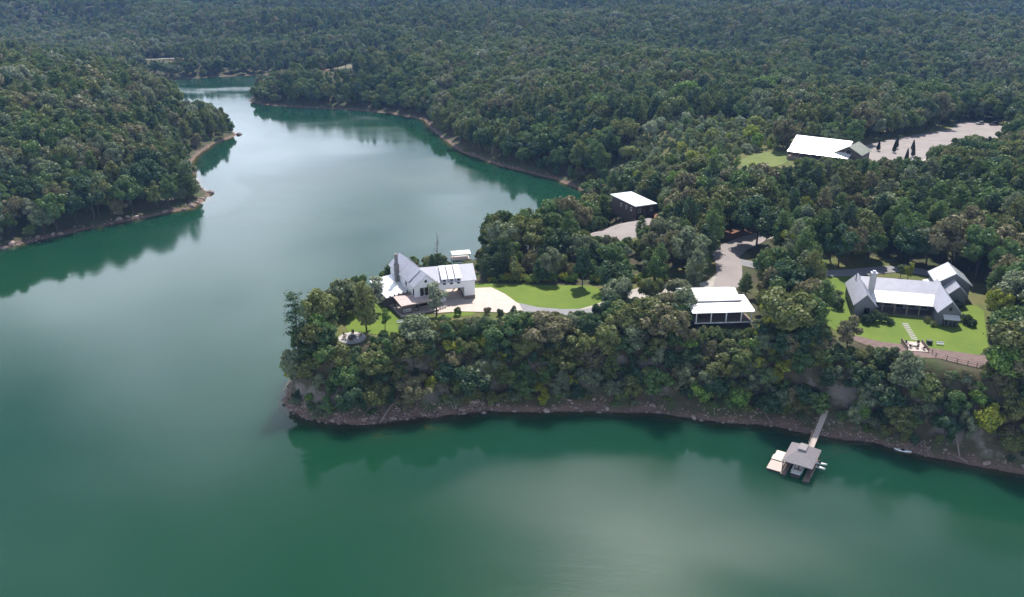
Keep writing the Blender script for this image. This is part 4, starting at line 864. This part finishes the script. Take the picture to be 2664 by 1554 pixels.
for k, (h, r, ch, nl, lo) in enumerate(((12, 4.6, 8.6, 34, (.17, .34)), (13, 4.2, 9.6, 28, (.20, .38)), (11.5, 4.9, 7.4, 40, (.15, .30)), (12.5, 3.9, 9.4, 24, (.22, .42)), (12, 4.8, 8.4, 46, (.14, .28)), (13.5, 3.8, 10.4, 32, (.18, .34)), (12, 4.3, 7.8, 20, (.24, .44)), (13, 4.5, 9.0, 38, (.13, .36)))):
    FORMS.append(('broadleaf', h, r, both('broadleaf_tree', broadleaf(100 + k, h, r, ch, nl, 4200, .35, lobe=lo))))
for k, (h, r, s) in enumerate(((15, 3.2, .30), (14, 3.5, .22), (16, 2.9, .38), (13, 3.3, .15))):
    FORMS.append(('pine', h, r, both('pine_tree', pine(200 + k, h, r, s))))
for k, (h, r, ch, nl) in enumerate(((6, 2.6, 5.6, 20), (7, 2.5, 6.4, 16), (5.5, 3.0, 5.0, 24), (6.5, 2.3, 6.0, 14))):
    FORMS.append(('bushy', h, r, both('bushy_tree', broadleaf(300 + k, h, r, ch, nl, 3000, .20, low=.15, lobe=(.24, .44)))))
for k, (h, r) in enumerate(((2.6, 1.6), (2.2, 1.8), (3.0, 1.5))):
    FORMS.append(('shrub', h, r, both('shrub', broadleaf(400 + k, h, r, h * .95, 14, 1500, .13, low=.05, lobe=(.28, .48)))))
SPECIAL = {'layered': (17., both('layered_tree', layered(501))), 'cypress': (5., both('cypress', cypress(502))), 'dead': (12., both('dead_tree', deadtree(503, 12., 1))),
           'airy': (10., both('airy_tree', broadleaf(504, 10, 2.3, 8.2, 26, 2100, .19, lobe=(.2, .36)))), 'feather': (5., both('feathery_shrub', broadleaf(505, 5, 2.6, 4.4, 22, 1700, .2, low=.1, flat=.4, lobe=(.3, .5))))}
IDX = {k: [i for i, q in enumerate(FORMS) if q[0] == k] for k in ('broadleaf', 'pine', 'bushy', 'shrub')}
TNAME = {'broadleaf': 'broadleaf_tree', 'pine': 'pine_tree', 'bushy': 'bushy_tree', 'shrub': 'shrub'}
def plant(name, meshes, x, y, z, rz, sc, colour, label, cat, group=None, tilt=(0, 0), dead=False):
    e = empty(name, (x, y, z), rz); e.rotation_euler = (tilt[0], tilt[1], rz); e.scale = (sc[0], sc[0], sc[1]); tag(e, label, cat, group)
    c = bpy.data.objects.new('crown', meshes[0]); COL.objects.link(c); c.parent = e; c.color = colour + (1,)
    t = bpy.data.objects.new('trunk', meshes[1]); COL.objects.link(t); t.parent = e
    if dead: t.material_slots[0].link = 'OBJECT'; t.material_slots[0].material = M_deadwood
    return e

# single trees one can point to: x, y, form, height, width factor, colour, label, category
SINGLES = [
    (-37.5, 189.3, ('pine', 1), 14.0, 1.05, 'olive green', 'dark pine standing alone on the grass beside the round fire pit', 'tree'),
    (-33.0, 190.5, ('airy', 0), 6.0, 1.0, 'fresh green', 'small light green tree leaning beside the pine near the fire pit', 'tree'),
    (-53.2, 182.0, ('layered', 0), 17.5, 1.0, 'dark green', 'tall open-branched tree on the outermost tip of the peninsula', 'tree'),
    (-53.6, 178.6, ('bushy', 2), 8.0, .75, 'grey-green', 'grey-green tree leaning over the water at the cliff edge of the tip', 'tree'),
    (20.6, 220.2, ('broadleaf', 3), 12.0, .82, 'dark green', 'dark round tree standing alone at the back edge of the big lawn', 'tree'),
    (-23.5, 241.0, ('dead', 0), 13.5, 1.0, 'dark green', 'half dead tree with bare spiky top behind the white house', 'tree'),
    (-20.3, 199.6, ('airy', 0), 10.0, 1.35, 'silver-green', 'slender silvery tree in front of the white house between porch and carport', 'tree'),
    (-37.6, 201.8, ('airy', 0), 10.5, 1.5, 'silver-green', 'pale airy tree spreading over the low white porch roof', 'tree'),
    (-42.3, 206.5, ('broadleaf', 1), 9.5, .85, 'mid green', 'round green tree left of the white house porch roof', 'tree'),
    (124.7, 190.5, ('broadleaf', 2), 9.0, .95, 'yellow-green', 'bright yellow-green tree to the right of the grey house', 'tree'),
    (115.3, 219.5, ('airy', 0), 6.0, 1.1, 'yellow-green', 'small pale tree in the drive loop behind the grey house', 'tree'),
    (86.5, 234.6, ('broadleaf', 4), 11.5, 1.0, 'yellow-green', 'rounded yellow-green tree beside the bend of the drive', 'tree'),
    (98.7, 262.4, ('broadleaf', 5), 13.0, .7, 'yellow-green', 'narrow yellow-green tree in the wood above the drive', 'tree'),
    (45.5, 173.2, ('feather', 0), 5.5, .95, 'fresh green', 'bright green feathery shrub overhanging the rocks below the pavilion', 'shrub'),
    (33.4, 177.2, ('bushy', 0), 6.0, 1.0, 'olive green', 'olive rounded shrub above the rocky shore below the driveway', 'shrub'),
    (104.5, 153.6, ('bushy', 2), 6.5, .95, 'yellow-green', 'yellowish rounded shrub at the water edge on the far right', 'shrub'),
    (100.8, 154.6, ('bushy', 1), 6.8, .8, 'grey-green', 'grey-green shrub left of the yellowish one at the water edge', 'shrub'),
    (-20.1, 175.6, ('bushy', 3), 4.4, 1.25, 'yellow-green', 'low pale green shrub above the stony shore near the leaning logs', 'shrub'),
    (-41.0, 175.5, ('bushy', 0), 6.5, 1.1, 'olive green', 'olive bush over the dark rock face at the tip shore', 'shrub'),
    (118.5, 174.5, ('broadleaf', 0), 10.0, 1.1, 'mid green', 'tall dense tree at the right end of the mulch bed', 'tree'),
    (116.0, 167.5, ('broadleaf', 3), 10.5, 1.1, 'grey-green', 'tall grey-green tree in front of the dense one by the mulch bed', 'tree'),
    (78.0, 187.0, ('pine', 1), 13.0, 1.1, 'mid green', 'bushy pine at the left side of the grey house lawn', 'tree'),
    (81.3, 176.6, ('bushy', 1), 7.5, 1.0, 'brownish green', 'brownish tree at the left end of the mulch bed', 'tree'),
    (90.0, 163.5, ('broadleaf', 1), 13.0, .95, 'grey-green', 'large grey-green tree on the bluff right of the dock gangway', 'tree'),
    (-50.5, 176.2, ('bushy', 0), 5.5, 1.1, 'olive green', 'olive shrub low on the outer corner of the tip', 'shrub'),
    (-47.0, 173.6, ('bushy', 3), 4.5, 1.2, 'grey-green', 'grey-green shrub hanging over the tip rocks, left of the olive bush', 'shrub'),
    (-44.2, 173.0, ('bushy', 1), 4.2, 1.1, 'mid green', 'green shrub over the rocks below the fire pit', 'shrub'),
    (-54.3, 184.5, ('bushy', 1), 6.5, .9, 'mid green', 'green shrub on the cliff edge behind the outermost tree', 'shrub'),
    (27.0, 199.8, ('broadleaf', 0), 10.5, 1.05, 'grey-green', 'grey-green tree covering the right end of the big lawn', 'tree'),
    (37.5, 203.5, ('broadleaf', 2), 9.0, .95, 'olive green', 'olive tree between the big lawn and the pavilion', 'tree'),
    (43.2, 192.5, ('bushy', 0), 9.5, 1.0, 'grey-green', 'grey-green tree overlapping the left end of the pavilion roof', 'tree'),
    (40.0, 190.0, ('broadleaf', 3), 9.5, .95, 'brownish green', 'brownish tree left of the pavilion on the bluff top', 'tree'),
    (65.3, 190.5, ('broadleaf', 4), 9.5, .8, 'olive green', 'olive tree at the right end of the pavilion', 'tree'),
    (68.8, 194.0, ('pine', 3), 11.5, 1.1, 'mid green', 'bushy pine right of the pavilion', 'tree'),
    (57.0, 226.0, ('pine', 0), 9.0, 1.0, 'mid green', 'young pine beside the drive behind the pavilion', 'tree'),
]
SING = [(s[0], s[1]) for s in SINGLES]
for x, y, (form, k), h, wf, colr, label, cat in SINGLES:
    if form in SPECIAL: nom, ms = SPECIAL[form]
    else: _, nom, _, ms = FORMS[IDX[form][k % len(IDX[form])]]
    nm = {'layered': 'open_tree', 'dead': 'dead_tree', 'airy': 'slender_tree', 'feather': 'shrub'}.get(form, TNAME.get(form)); nm = 'shrub' if cat == 'shrub' else nm
    plant(nm, ms, x, y, H1(x, y) - .15, random.uniform(0, 6.28), (h / nom * wf, h / nom), PAL[colr], label, cat, dead=(form == 'dead'), tilt=(R(6), R(-9)) if 'leaning' in label else (0, 0))
for q, (x, y) in enumerate(((169.6, 371.1), (175.2, 367.2), (180.4, 376.5), (185.9, 371.8), (179.5, 357.8), (172.5, 348.9))):
    lab = ['nearest the barn', 'front one of the middle pair', 'back one of the middle pair', 'in the far row at the right', 'in front of the right-hand one', 'closest to the camera by the lot edge'][q]
    plant('cypress', SPECIAL['cypress'][1], x, y, H1(x, y), q * 1.3, (1.05, 1.0 + .08 * (q % 3)), (.018, .026, .016), 'dark cone-shaped evergreen on the gravel lot, ' + lab, 'tree', 'evergreens dotted on the gravel lot')

# foundation and border shrubs, each its own
for x, y, h, wf, colr, label in [
    (-6.5, 200.2, 2.2, .8, 'brownish green', 'rusty brown shrub at the middle of the parking pad edge'), (-3.2, 199.7, 1.8, .8, 'dark green', 'dark low shrub at the parking pad edge right of the rusty one'),
    (0.2, 198.2, 2.6, .7, 'dark green', 'dark upright shrub at the parking pad edge'), (5.8, 195.4, 1.6, .8, 'dark green', 'small dark ball shrub alone on the grey drive verge'),
    (9.5, 195.2, 2.4, .7, 'brownish green', 'brown-green shrub right of the ball shrub by the drive'), (-14.5, 199.8, 2.4, .8, 'mid green', 'green shrub at the left corner of the parking pad'),
    (93.3, 190.6, 3.2, 1.1, 'dark green', 'large dark bush against the left gable of the grey house'), (95.6, 190.9, 2.4, 1.0, 'dark green', 'dark round bush right of the large bush by the left gable'),
    (97.1, 189.3, 1.7, 1.0, 'dark green', 'small dark bush at the porch end of the left gable'), (91.2, 189.3, 2.5, 1.0, 'dark green', 'dark bush at the outer corner of the left gable'),
    (107.0, 190.3, 1.6, 1.1, 'olive green', 'olive bush in front of the porch beside the right gable'), (107.6, 188.0, 1.5, 1.0, 'olive green', 'small olive bush at the corner of the right gable'),
    (88.3, 203.5, 3.8, 1.0, 'grey-green', 'grey-green bush on the lawn left of the grey house'), (87.9, 199.5, 3.0, 1.0, 'dark green', 'dark bush on the lawn below the grey-green one'),
    (116.8, 190.0, 2.4, 1.1, 'dark green', 'dark bush at the right side of the right gable'), (117.4, 187.6, 2.0, 1.1, 'dark green', 'dark low bush below the one right of the gable'),
    (119.8, 200.5, 2.0, 1.0, 'mid green', 'green bush by the rear wing of the grey house')]:
    i = IDX['shrub'][int(abs(x * 7)) % 3]; nom = FORMS[i][1]
    plant('shrub', FORMS[i][3], x, y, H1(x, y) - .05, x, (h / nom * wf, h / nom), PAL[colr], label, 'shrub')

for k in range(30):
    t = k / 29.; x = -7 + 53 * t + random.uniform(-.6, .6); y = 227.2 - 4.6 * min(1, t * 1.5) + random.uniform(-.2, 1.6); h = random.uniform(1.3, 2.9); i = IDX['shrub'][k % 3]; nom = FORMS[i][1]
    if abs(x - 20.6) < 1.6: continue
    tall = h > 2.1; cn = 'fresh green' if k % 3 else 'yellow-green'; base = tuple(v * random.uniform(.85, 1.1) for v in PAL[cn])
    plant('shrub', FORMS[i][3], x, y, H1(x, y) - .05, x, (h / nom, h / nom), base, f"{'tall' if tall else 'low'} {cn} shrub in the row along the back of the big lawn", 'shrub', f"{'tall' if tall else 'low'} {cn} shrubs along the back of the big lawn")

# ------------------------------------------------------------------ the woods
FOOT = [[(-36, 199), (-19, 196), (-14, 209), (-8, 211), (-10, 223), (-25, 220), (-36, 228), (-46, 222), (-40, 205)],            # white house
        [(43, 187), (64, 188), (64, 205), (43, 205)], [(87, 192), (116, 184), (128, 200), (132, 218), (118, 224), (114, 208), (92, 212)],
        [(92, 180), (103, 180), (101, 170), (92, 171)], [(36, 291), (45.5, 283), (55, 288), (47, 306), (38, 305)],
        [(117, 357), (148, 333), (162, 352), (134, 377)], [(64, 157), (77, 169), (79, 167), (68, 155)]]
EXC = [(LAWN1, 1.2), (LAWN2, 1.0), (LAWN3, .5), (PAD1, 1.0), (DRIVE, 1.3), (ROADR, 1.5), (LAWNR, 1.5), (MULCH, .8), (MIDPAD, 2.0), (BARNLOT, 2.5), (BARNGR, 2.), (FARCLR, 4.), (FARROAD, 5.)] + [(f_, .6) for f_ in FOOT]
def sample(sp, y0, y1, mask):
    xs = np.arange(-.72 * y1 - 60, .72 * y1 + 60, sp); yy = np.arange(y0, y1, sp); gx, gy = np.meshgrid(xs, yy); gx = gx + (np.arange(len(yy)) % 2)[:, None] * sp * .5
    x = gx.ravel() + rng.uniform(-.36, .36, gx.size) * sp; y = gy.ravel() + rng.uniform(-.36, .36, gx.size) * sp
    k = np.abs(x) < .645 * (.927 * y + 37.5) + 22; x, y = x[k], y[k]; k = mask(x, y); return x[k], y[k]
PEN = lambda x, y: (y < 197 + np.clip(-x - 28, 0, 18) * 2.2) & (x > -62)
bands = [(3.2, 150, 250, lambda x, y: PEN(x, y)), (6.2, 195, 470, lambda x, y: ~PEN(x, y)), (7.1, 470, 760, lambda x, y: y > 0), (8.2, 760, 1150, lambda x, y: y > 0), (9.8, 1150, 1720, lambda x, y: y > 0), (3.6, 340, 460, lambda x, y: inside(YOUNG, x, y)), (2.0, 148, 240, lambda x, y: PEN(x, y))]
TX, TY = [], []
for b in bands:
    x, y = sample(*b); TX.append(x); TY.append(y)
BX = list(TX)
TX = np.concatenate(TX); TY = np.concatenate(TY)
TH, TD = height(TX, TY, True)
near = PEN(TX, TY); nband = [len(q) for q in BX]; fill = np.arange(len(TX)) >= sum(nband[:-1])
ok = (~fill | ((TD < 17) & (rng.random(len(TX)) < .72))) & (TD > np.where(near, .7, 1.2) + rng.random(len(TX)) * 1.8 + 1.2 * np.clip(fbm(TX, TY, 16., 91) + .3, 0, 1))
for poly, mrg in EXC: ok &= ~(inside(poly, TX, TY) | (pdist(poly, TX, TY) < mrg))
for sx_, sy_ in SING: ok &= (TX - sx_) ** 2 + (TY - sy_) ** 2 > 2.4 ** 2
TX, TY, TH, TD, near, fill = TX[ok], TY[ok], TH[ok], TD[ok], near[ok], fill[ok]
n = len(TX); young = inside(YOUNG, TX, TY)
pn = fbm(TX, TY, 70., 61) + .5 * fbm(TX, TY, 20., 67); pine_p = .34 + 1.0 * np.clip(pn, -.4, .6); pine_p = np.where((TX < -230) & (TY < 620), pine_p + .18, pine_p)
pine_p = np.where((TX > 45) & (TX < 130) & (TY > 215) & (TY < 350), pine_p + .28, pine_p); pine_p = np.where((TY > 640), pine_p - .08, pine_p)
u = rng.random(n); kind = np.where(u < pine_p, 1, 0)
un = rng.random(n); kind = np.where(near, np.where(un < .42, 2, np.where(un < .80, 0, np.where(un < .88, 1, 3))), kind)
kind = np.where(fill, np.where(un < .3, 2, 3), kind); kind = np.where(young & (un < .95), np.where(un < .4, 2, 3), kind)
kind = np.where((~near) & (TX > -12) & (TX < 46) & (TY < 238) & (un < .55), 2, kind)
edge = (~near) & (TD < 9) & (un < .45); kind = np.where(edge, 2, kind)
hh = np.select([kind == 0, kind == 1, kind == 2, kind == 3], [rng.uniform(10.5, 16.5, n), rng.uniform(11, 17.5, n), rng.uniform(4.5, 8.5, n), rng.uniform(1.8, 3.2, n)])
hh = np.where(near & (kind == 0), rng.uniform(7.5, 13, n), hh); hh = np.where(near & (kind == 1), rng.uniform(6, 11, n), hh); hh = np.where(near & (TD < 9), hh * .75, hh)
grove = (~near) & (TX > -12) & (TX < 46) & (TY < 246); hh = np.where(grove & (kind < 2), hh * .78, hh)
hh = np.where(fill, np.where(kind == 2, rng.uniform(2.6, 4.4, n), rng.uniform(1.4, 2.8, n)), hh); hh = np.where(young, hh * .62, hh); hh = np.where((~near) & (~young) & (TY > 380), hh * rng.uniform(.78, 1.2, n), hh)
FI = np.array([IDX[('broadleaf', 'pine', 'bushy', 'shrub')[k]][int(r_ * 97) % len(IDX[('broadleaf', 'pine', 'bushy', 'shrub')[k]])] for k, r_ in zip(kind, rng.random(n))])
NOM = np.array([q[1] for q in FORMS]); RAD = np.array([q[2] for q in FORMS]); wid = rng.uniform(.85, 1.22, n) * np.where(near, 1.15, 1.)
sc = hh / NOM[FI]
# keep the openings the place has: low growth wherever a view from the lake to house, lawn or road runs (sight lines from above the water)
cs, sn = math.cos(R(22)), math.sin(R(22))
def proj(x, y, z):
    dp = y * cs + (100 - z) * sn; return 1332 + 2091.7 * x / dp, 776.6 - 2091.7 * (y * sn - (100 - z) * cs) / dp, dp
OPEN = [(1005, 640, 1300, 822, 226), (1180, 735, 1530, 806, 212), (1625, 742, 1730, 770, 214), (880, 822, 960, 897, 197), (960, 822, 1050, 862, 197), (1790, 755, 1955, 850, 206), (2165, 690, 2500, 900, 218), (2340, 890, 2548, 962, 178), (2150, 715, 2230, 850, 200),
        (1565, 488, 1705, 556, 300), (1545, 556, 1650, 610, 282), (2060, 345, 2255, 408, 352), (2190, 345, 2400, 405, 352), (2400, 335, 2470, 372, 395), (2470, 322, 2590, 352, 420), (1880, 640, 1965, 700, 257), (1835, 700, 1890, 755, 232), (2150, 695, 2330, 722, 226),
        (640, 420, 985, 700, 300), (985, 420, 1150, 660, 300), (1150, 420, 1225, 580, 300), (1225, 420, 1310, 545, 310), (1310, 420, 1400, 508, 330), (740, 160, 915, 178, 735), (470, 200, 650, 262, 860), (385, 148, 455, 154, 925), (1890, 388, 2062, 428, 343), (1640, 335, 1960, 398, 344), (1172, 652, 1240, 674, 284), (2540, 735, 2645, 826, 190)]
keep = np.ones(n, bool)
for it in range(4):
    rw = RAD[FI] * sc * wid * .85; px, pb, dp = proj(TX, TY, TH + .15 * hh); _, pt, _ = proj(TX, TY, TH + hh); pr_ = rw * 2091.7 / dp
    bad = np.zeros(n, bool)
    for x0, y0, x1, y1, ym in OPEN: bad |= (TY < ym) & (px + pr_ > x0) & (px - pr_ < x1) & (pb > y0) & (pt < y1)
    if it < 3: sc = np.where(bad, sc * .68, sc); hh = np.where(bad, hh * .68, hh)
    else: keep &= ~(bad & (TY > 0))
small = hh < 1.0; keep &= ~small
TX, TY, TH, TD, near, kind, hh, FI, wid, sc = [a[keep] for a in (TX, TY, TH, TD, near, kind, hh, FI, wid, sc)]
n = len(TX); rot = rng.uniform(0, 6.283, n)
px, pt, dp = proj(TX, TY, TH + hh * .6); size = RAD[FI] * sc / dp * ((px > -60) & (px < 2724) & (pt < 1650))
LIM = {0: 290, 1: 210, 2: 260, 3: 240}; single = np.zeros(n, bool)
for k, lim in LIM.items():
    ids = np.where(kind == k)[0]; single[ids[np.argsort(-size[ids])[:lim]]] = True
def region(x, y, nr):
    if nr:
        if x < -44: return 'on the outer tip of the peninsula above the cliff'
        if x < -26: return 'on the tip below the fire pit and porch'
        if x < 0: return 'on the bluff below the white house'
        if x < 24: return 'on the bluff below the curve of the driveway'
        if x < 44: return 'on the bluff left of the pavilion'
        if x < 66: return 'on the bluff below the pavilion'
        if x < 86: return 'on the bluff above the dock gangway'
        return 'on the bluff below the mulch bed at the right'
    if x < -140: return 'on the wooded left bank across the water'
    if y < 300 and x < -8: return 'behind the white house by the far shore'
    if y < 262 and x < 34: return 'in the grove behind the big lawn'
    if y < 300 and x < 34: return 'on the shore slope behind the grove'
    if y < 215 and x < 75: return 'around the pavilion'
    if y < 300 and x < 62: return 'between the gravel pad and the driveway'
    if y < 232 and x < 92: return 'between the pavilion and the grey house'
    if y < 232: return 'beside the grey house at the right edge'
    if y < 300 and x < 120: return 'in the wood behind the grey house'
    if y < 300: return 'in the wood at the right edge behind the grey house'
    if y < 345: return 'in the wood in front of the barn'
    if x > 60 and y < 470: return 'on the slope around the barn'
    return 'on the far bank across the cove'
COLN = ['dark green', 'mid green', 'olive green', 'grey-green', 'brownish green', 'fresh green', 'yellow-green']
CP = {0: [.16, .26, .22, .19, .12, .04, .01], 1: [.34, .38, .18, .07, .03, 0, 0], 2: [.12, .22, .28, .17, .13, .05, .03], 3: [.10, .22, .26, .14, .10, .12, .06]}
CPN = {0: [.16, .16, .28, .18, .17, .03, .02], 1: [.40, .32, .24, .03, .01, 0, 0], 2: [.14, .15, .32, .16, .13, .06, .04], 3: [.12, .14, .32, .14, .12, .08, .08]}
ADJ = {0: ('broadleaf tree', 'tree'), 1: ('pine', 'tree'), 2: ('bushy small tree', 'tree'), 3: ('low shrub', 'shrub')}
for i in np.where(single)[0]:
    k = int(kind[i]); cn = COLN[int(rng.choice(7, p=CPN[k] if near[i] else CP[k]))]
    base = np.array(PAL[cn]) * rng.uniform(.7, 1.15); ht = hh[i]; word = {0: ('tall ' if ht > 13.5 else 'small ' if ht < 8.5 else ''), 1: ('tall ' if ht > 14.5 else 'short ' if ht < 9 else ''), 2: ('tall ' if ht > 7 else 'very ' if ht < 3.2 else ''), 3: ''}[k].replace('very ', 'knee-high ' if ht < 2 else '')
    rg = region(TX[i], TY[i], near[i]); nm_ = ADJ[k][0]
    plant(TNAME[('broadleaf', 'pine', 'bushy', 'shrub')[k]], FORMS[FI[i]][3], float(TX[i]), float(TY[i]), float(TH[i]) - .15, float(rot[i]), (float(sc[i] * wid[i]), float(sc[i])), tuple(float(q) for q in base), f'{word}{cn} {nm_} {rg}', ADJ[k][1], f'{cn} {nm_}s {rg}')

# ------------------------------------------------------------------ the rest of the wood: one mass of trees instanced on points
def scatter(name, pts, idx, rots, scl, meshes, label, cat, tone=None):
    hid = bpy.data.collections.new(name + '_forms')
    for k, me in enumerate(meshes):
        o = bpy.data.objects.new('%s_form.%03d' % (name, k), me); hid.objects.link(o)
    me = bpy.data.meshes.new(name); me.vertices.add(len(pts)); me.vertices.foreach_set('co', np.asarray(pts, np.float32).ravel())
    a = me.attributes.new('form', 'INT', 'POINT'); a.data.foreach_set('value', np.asarray(idx, np.int32))
    a = me.attributes.new('turn', 'FLOAT_VECTOR', 'POINT'); a.data.foreach_set('vector', np.asarray(rots, np.float32).ravel())
    a = me.attributes.new('size', 'FLOAT_VECTOR', 'POINT'); a.data.foreach_set('vector', np.asarray(scl, np.float32).ravel())
    a = me.attributes.new('tone', 'FLOAT', 'POINT'); a.data.foreach_set('value', np.asarray(np.zeros(len(pts)) if tone is None else tone, np.float32))
    o = bpy.data.objects.new(name, me); COL.objects.link(o); tag(o, label, cat, kind='stuff')
    ng = bpy.data.node_groups.new(name, 'GeometryNodeTree'); ng.interface.new_socket('Geometry', in_out='INPUT', socket_type='NodeSocketGeometry'); ng.interface.new_socket('Geometry', in_out='OUTPUT', socket_type='NodeSocketGeometry')
    gi = ng.nodes.new('NodeGroupInput'); go = ng.nodes.new('NodeGroupOutput'); ip = ng.nodes.new('GeometryNodeInstanceOnPoints'); ci = ng.nodes.new('GeometryNodeCollectionInfo')
    ci.inputs['Collection'].default_value = hid; ci.inputs['Separate Children'].default_value = True; ci.inputs['Reset Children'].default_value = True
    def at(nm, tp):
        q = ng.nodes.new('GeometryNodeInputNamedAttribute'); q.data_type = tp; q.inputs['Name'].default_value = nm; return q.outputs['Attribute']
    L = ng.links.new; L(gi.outputs[0], ip.inputs['Points']); L(ci.outputs[0], ip.inputs['Instance']); ip.inputs['Pick Instance'].default_value = True
    L(at('form', 'INT'), ip.inputs['Instance Index']); L(at('turn', 'FLOAT_VECTOR'), ip.inputs['Rotation']); L(at('size', 'FLOAT_VECTOR'), ip.inputs['Scale']); L(ip.outputs[0], go.inputs[0])
    md = o.modifiers.new('scatter', 'NODES'); md.node_group = ng
    return o
young = inside(YOUNG, TX, TY) & ~single
tone = np.clip(.5 + .75 * fbm(TX, TY, 110., 131) + .35 * fbm(TX, TY, 30., 137) - .28 * (kind == 1), 0, 1)
m_ = young
scrub_forms = []
for q in FORMS:
    sm_ = q[3][2].copy(); sm_.materials[0] = M_leaf_scrub; scrub_forms.append(sm_)
scatter('young_scrub', np.stack([TX[m_], TY[m_], TH[m_] - .2], 1), FI[m_], np.stack([np.zeros(m_.sum()), np.zeros(m_.sum()), rot[m_]], 1), np.stack([sc[m_] * wid[m_], sc[m_] * wid[m_], sc[m_]], 1), scrub_forms, 'pale young scrub on the slope left of the barn', 'scrub', tone[m_])
m_ = ~single & ~young
scatter('forest', np.stack([TX[m_], TY[m_], TH[m_] - .2], 1), FI[m_], np.stack([np.zeros(m_.sum()), np.zeros(m_.sum()), rot[m_]], 1), np.stack([sc[m_] * wid[m_], sc[m_] * wid[m_], sc[m_]], 1), [q[3][2] for q in FORMS], 'dense mixed wood covering the hills around the lake', 'forest', tone[m_])
print('TREES', n, 'single', single.sum(), {k: int((kind == k).sum()) for k in range(4)})

# ------------------------------------------------------------------ shore stones
def rock_mesh(seed):
    g = random.Random(seed); bm = bmesh.new(); bmesh.ops.create_icosphere(bm, subdivisions=1, radius=1.)
    sx, sy, sz = g.uniform(.8, 1.25), g.uniform(.6, .95), g.uniform(.4, .7)
    for v in bm.verts:
        k = g.uniform(.72, 1.18); v.co = Vector((v.co.x * sx * k, v.co.y * sy * k, v.co.z * sz * k))
    me = bpy.data.meshes.new('boulder'); bm.to_mesh(me); bm.free(); me.materials.append(M_rock); return me
ROCKS = [rock_mesh(900 + k) for k in range(7)]
def shore_pts(m, path, lo, hi):
    p = np.array(path, float); seg = np.linalg.norm(np.diff(p, axis=0), axis=1); cum = np.r_[0, np.cumsum(seg)]; t = rng.random(m) * cum[-1]; i = np.clip(np.searchsorted(cum, t) - 1, 0, len(seg) - 1)
    f_ = ((t - cum[i]) / seg[i])[:, None]; q = p[i] * (1 - f_) + p[i + 1] * f_; d = (p[i + 1] - p[i]) / seg[i][:, None]; nrm = np.stack([d[:, 1], -d[:, 0]], 1) * np.where(True, 1, 1)
    q = q + nrm * rng.uniform(lo, hi, (m, 1)); return q[:, 0], q[:, 1]
FRONT = [tuple(q) for q in LAKE[4:25]]; LEFT = [tuple(q) for q in LAKE[70:90]]; RIGHTB = [tuple(q) for q in LAKE[39:53]]
x, y = shore_pts(5200, FRONT, -4.5, 5.5); x2, y2 = shore_pts(5200, FRONT, -5.5, 4.5); x3, y3 = shore_pts(5000, LEFT, -6, 6); x4, y4 = shore_pts(2600, RIGHTB, -6, 6)
x = np.r_[x, x2, x3, x4]; y = np.r_[y, y2, y3, y4]; z, d = height(x, y, True); k = (d > -.9) & (d < 3.3) & (z > -.5) & (rng.random(len(x)) < .15 + .55 * (fbm(x, y, 9., 77) > .05) + .4 * ((x < 0) & (x > -56) & (y < 180))); x, y, z = x[k], y[k], z[k]
s = rng.uniform(.10, .34, len(x)) * np.where(y > 260, 1.7, 1.)
scatter('shore_rubble', np.stack([x, y, z + s * .15], 1), rng.integers(0, 7, len(x)), rng.uniform(0, 6.28, (len(x), 3)) * [.08, .08, 1], np.stack([s, s, s], 1), ROCKS, 'broken pinkish stones strewn along the waterline', 'stones')
def boulder(x, y, s, label, rz, group=None):
    o = bpy.data.objects.new('boulder', ROCKS[int(abs(x * 13 + y * 7)) % 7]); COL.objects.link(o); o.location = (x, y, H1(x, y) + s * .18); o.scale = (s, s, s); o.rotation_euler = (random.uniform(-.2, .2), random.uniform(-.2, .2), rz); tag(o, label, 'rock', group); return o
boulder(-9.3, 175.6, 1.25, 'largest round boulder, standing alone at the foot of the bluff', .3)
boulder(-33.4, 168.9, 1.2, 'pale angular boulder beside the leaning log at the waterline', 1.2)
boulder(-6.8, 172.6, .9, 'wide flat boulder awash at the shallow point', 2.0)
boulder(8.5, 173.2, 1.2, 'broad pinkish boulder at the water edge below the driveway', .9)
boulder(-40.5, 171.3, 1.4, 'large dark slab of rock leaning out under the bushes at the tip', .5)
boulder(-148.2, 385.4, 2.2, 'rock outcrop at the end of the near point on the left bank', .5)
boulder(-183.0, 541.2, 2.6, 'rock outcrop at the end of the second point on the left bank', 1.5)
nb = 0
for (path, cnt, s0, s1, where) in ((FRONT[12:21], 70, .35, .8, 'on the sunlit stony shore of the peninsula tip'), (FRONT[5:13], 55, .3, .75, 'on the shaded shore below the driveway and pavilion'), (FRONT[0:6], 40, .3, .7, 'on the shore near the white boat at the right'), (LEFT[3:16], 60, .6, 1.6, 'on the pale rocky edge of the left bank')):
    bx, by = shore_pts(cnt * 6, path, -6, 6); bz, bd = height(bx, by, True); k = np.where((bd > -.6) & (bd < 2.6))[0][:cnt]
    for i in k: boulder(float(bx[i]), float(by[i]), random.uniform(s0, s1) * (1 if random.random() < .85 else 1.35), 'angular pinkish-grey boulder ' + where, random.uniform(0, 6.28), 'boulders ' + where)

# ------------------------------------------------------------------ the air: thin even haze over the whole valley
hz = MB().box(-3300, 3300, -150, 3750, -12, 118)
hm, hnt = new_mat('haze_air'); pv = N(hnt, 'ShaderNodeVolumePrincipled'); pv.inputs['Color'].default_value = (.28, .50, .95, 1); pv.inputs['Density'].default_value = .000075; pv.inputs['Anisotropy'].default_value = .2
out(hnt, None, pv.outputs[0])
ho = hz.build('haze', hm); tag(ho, kind='stuff')
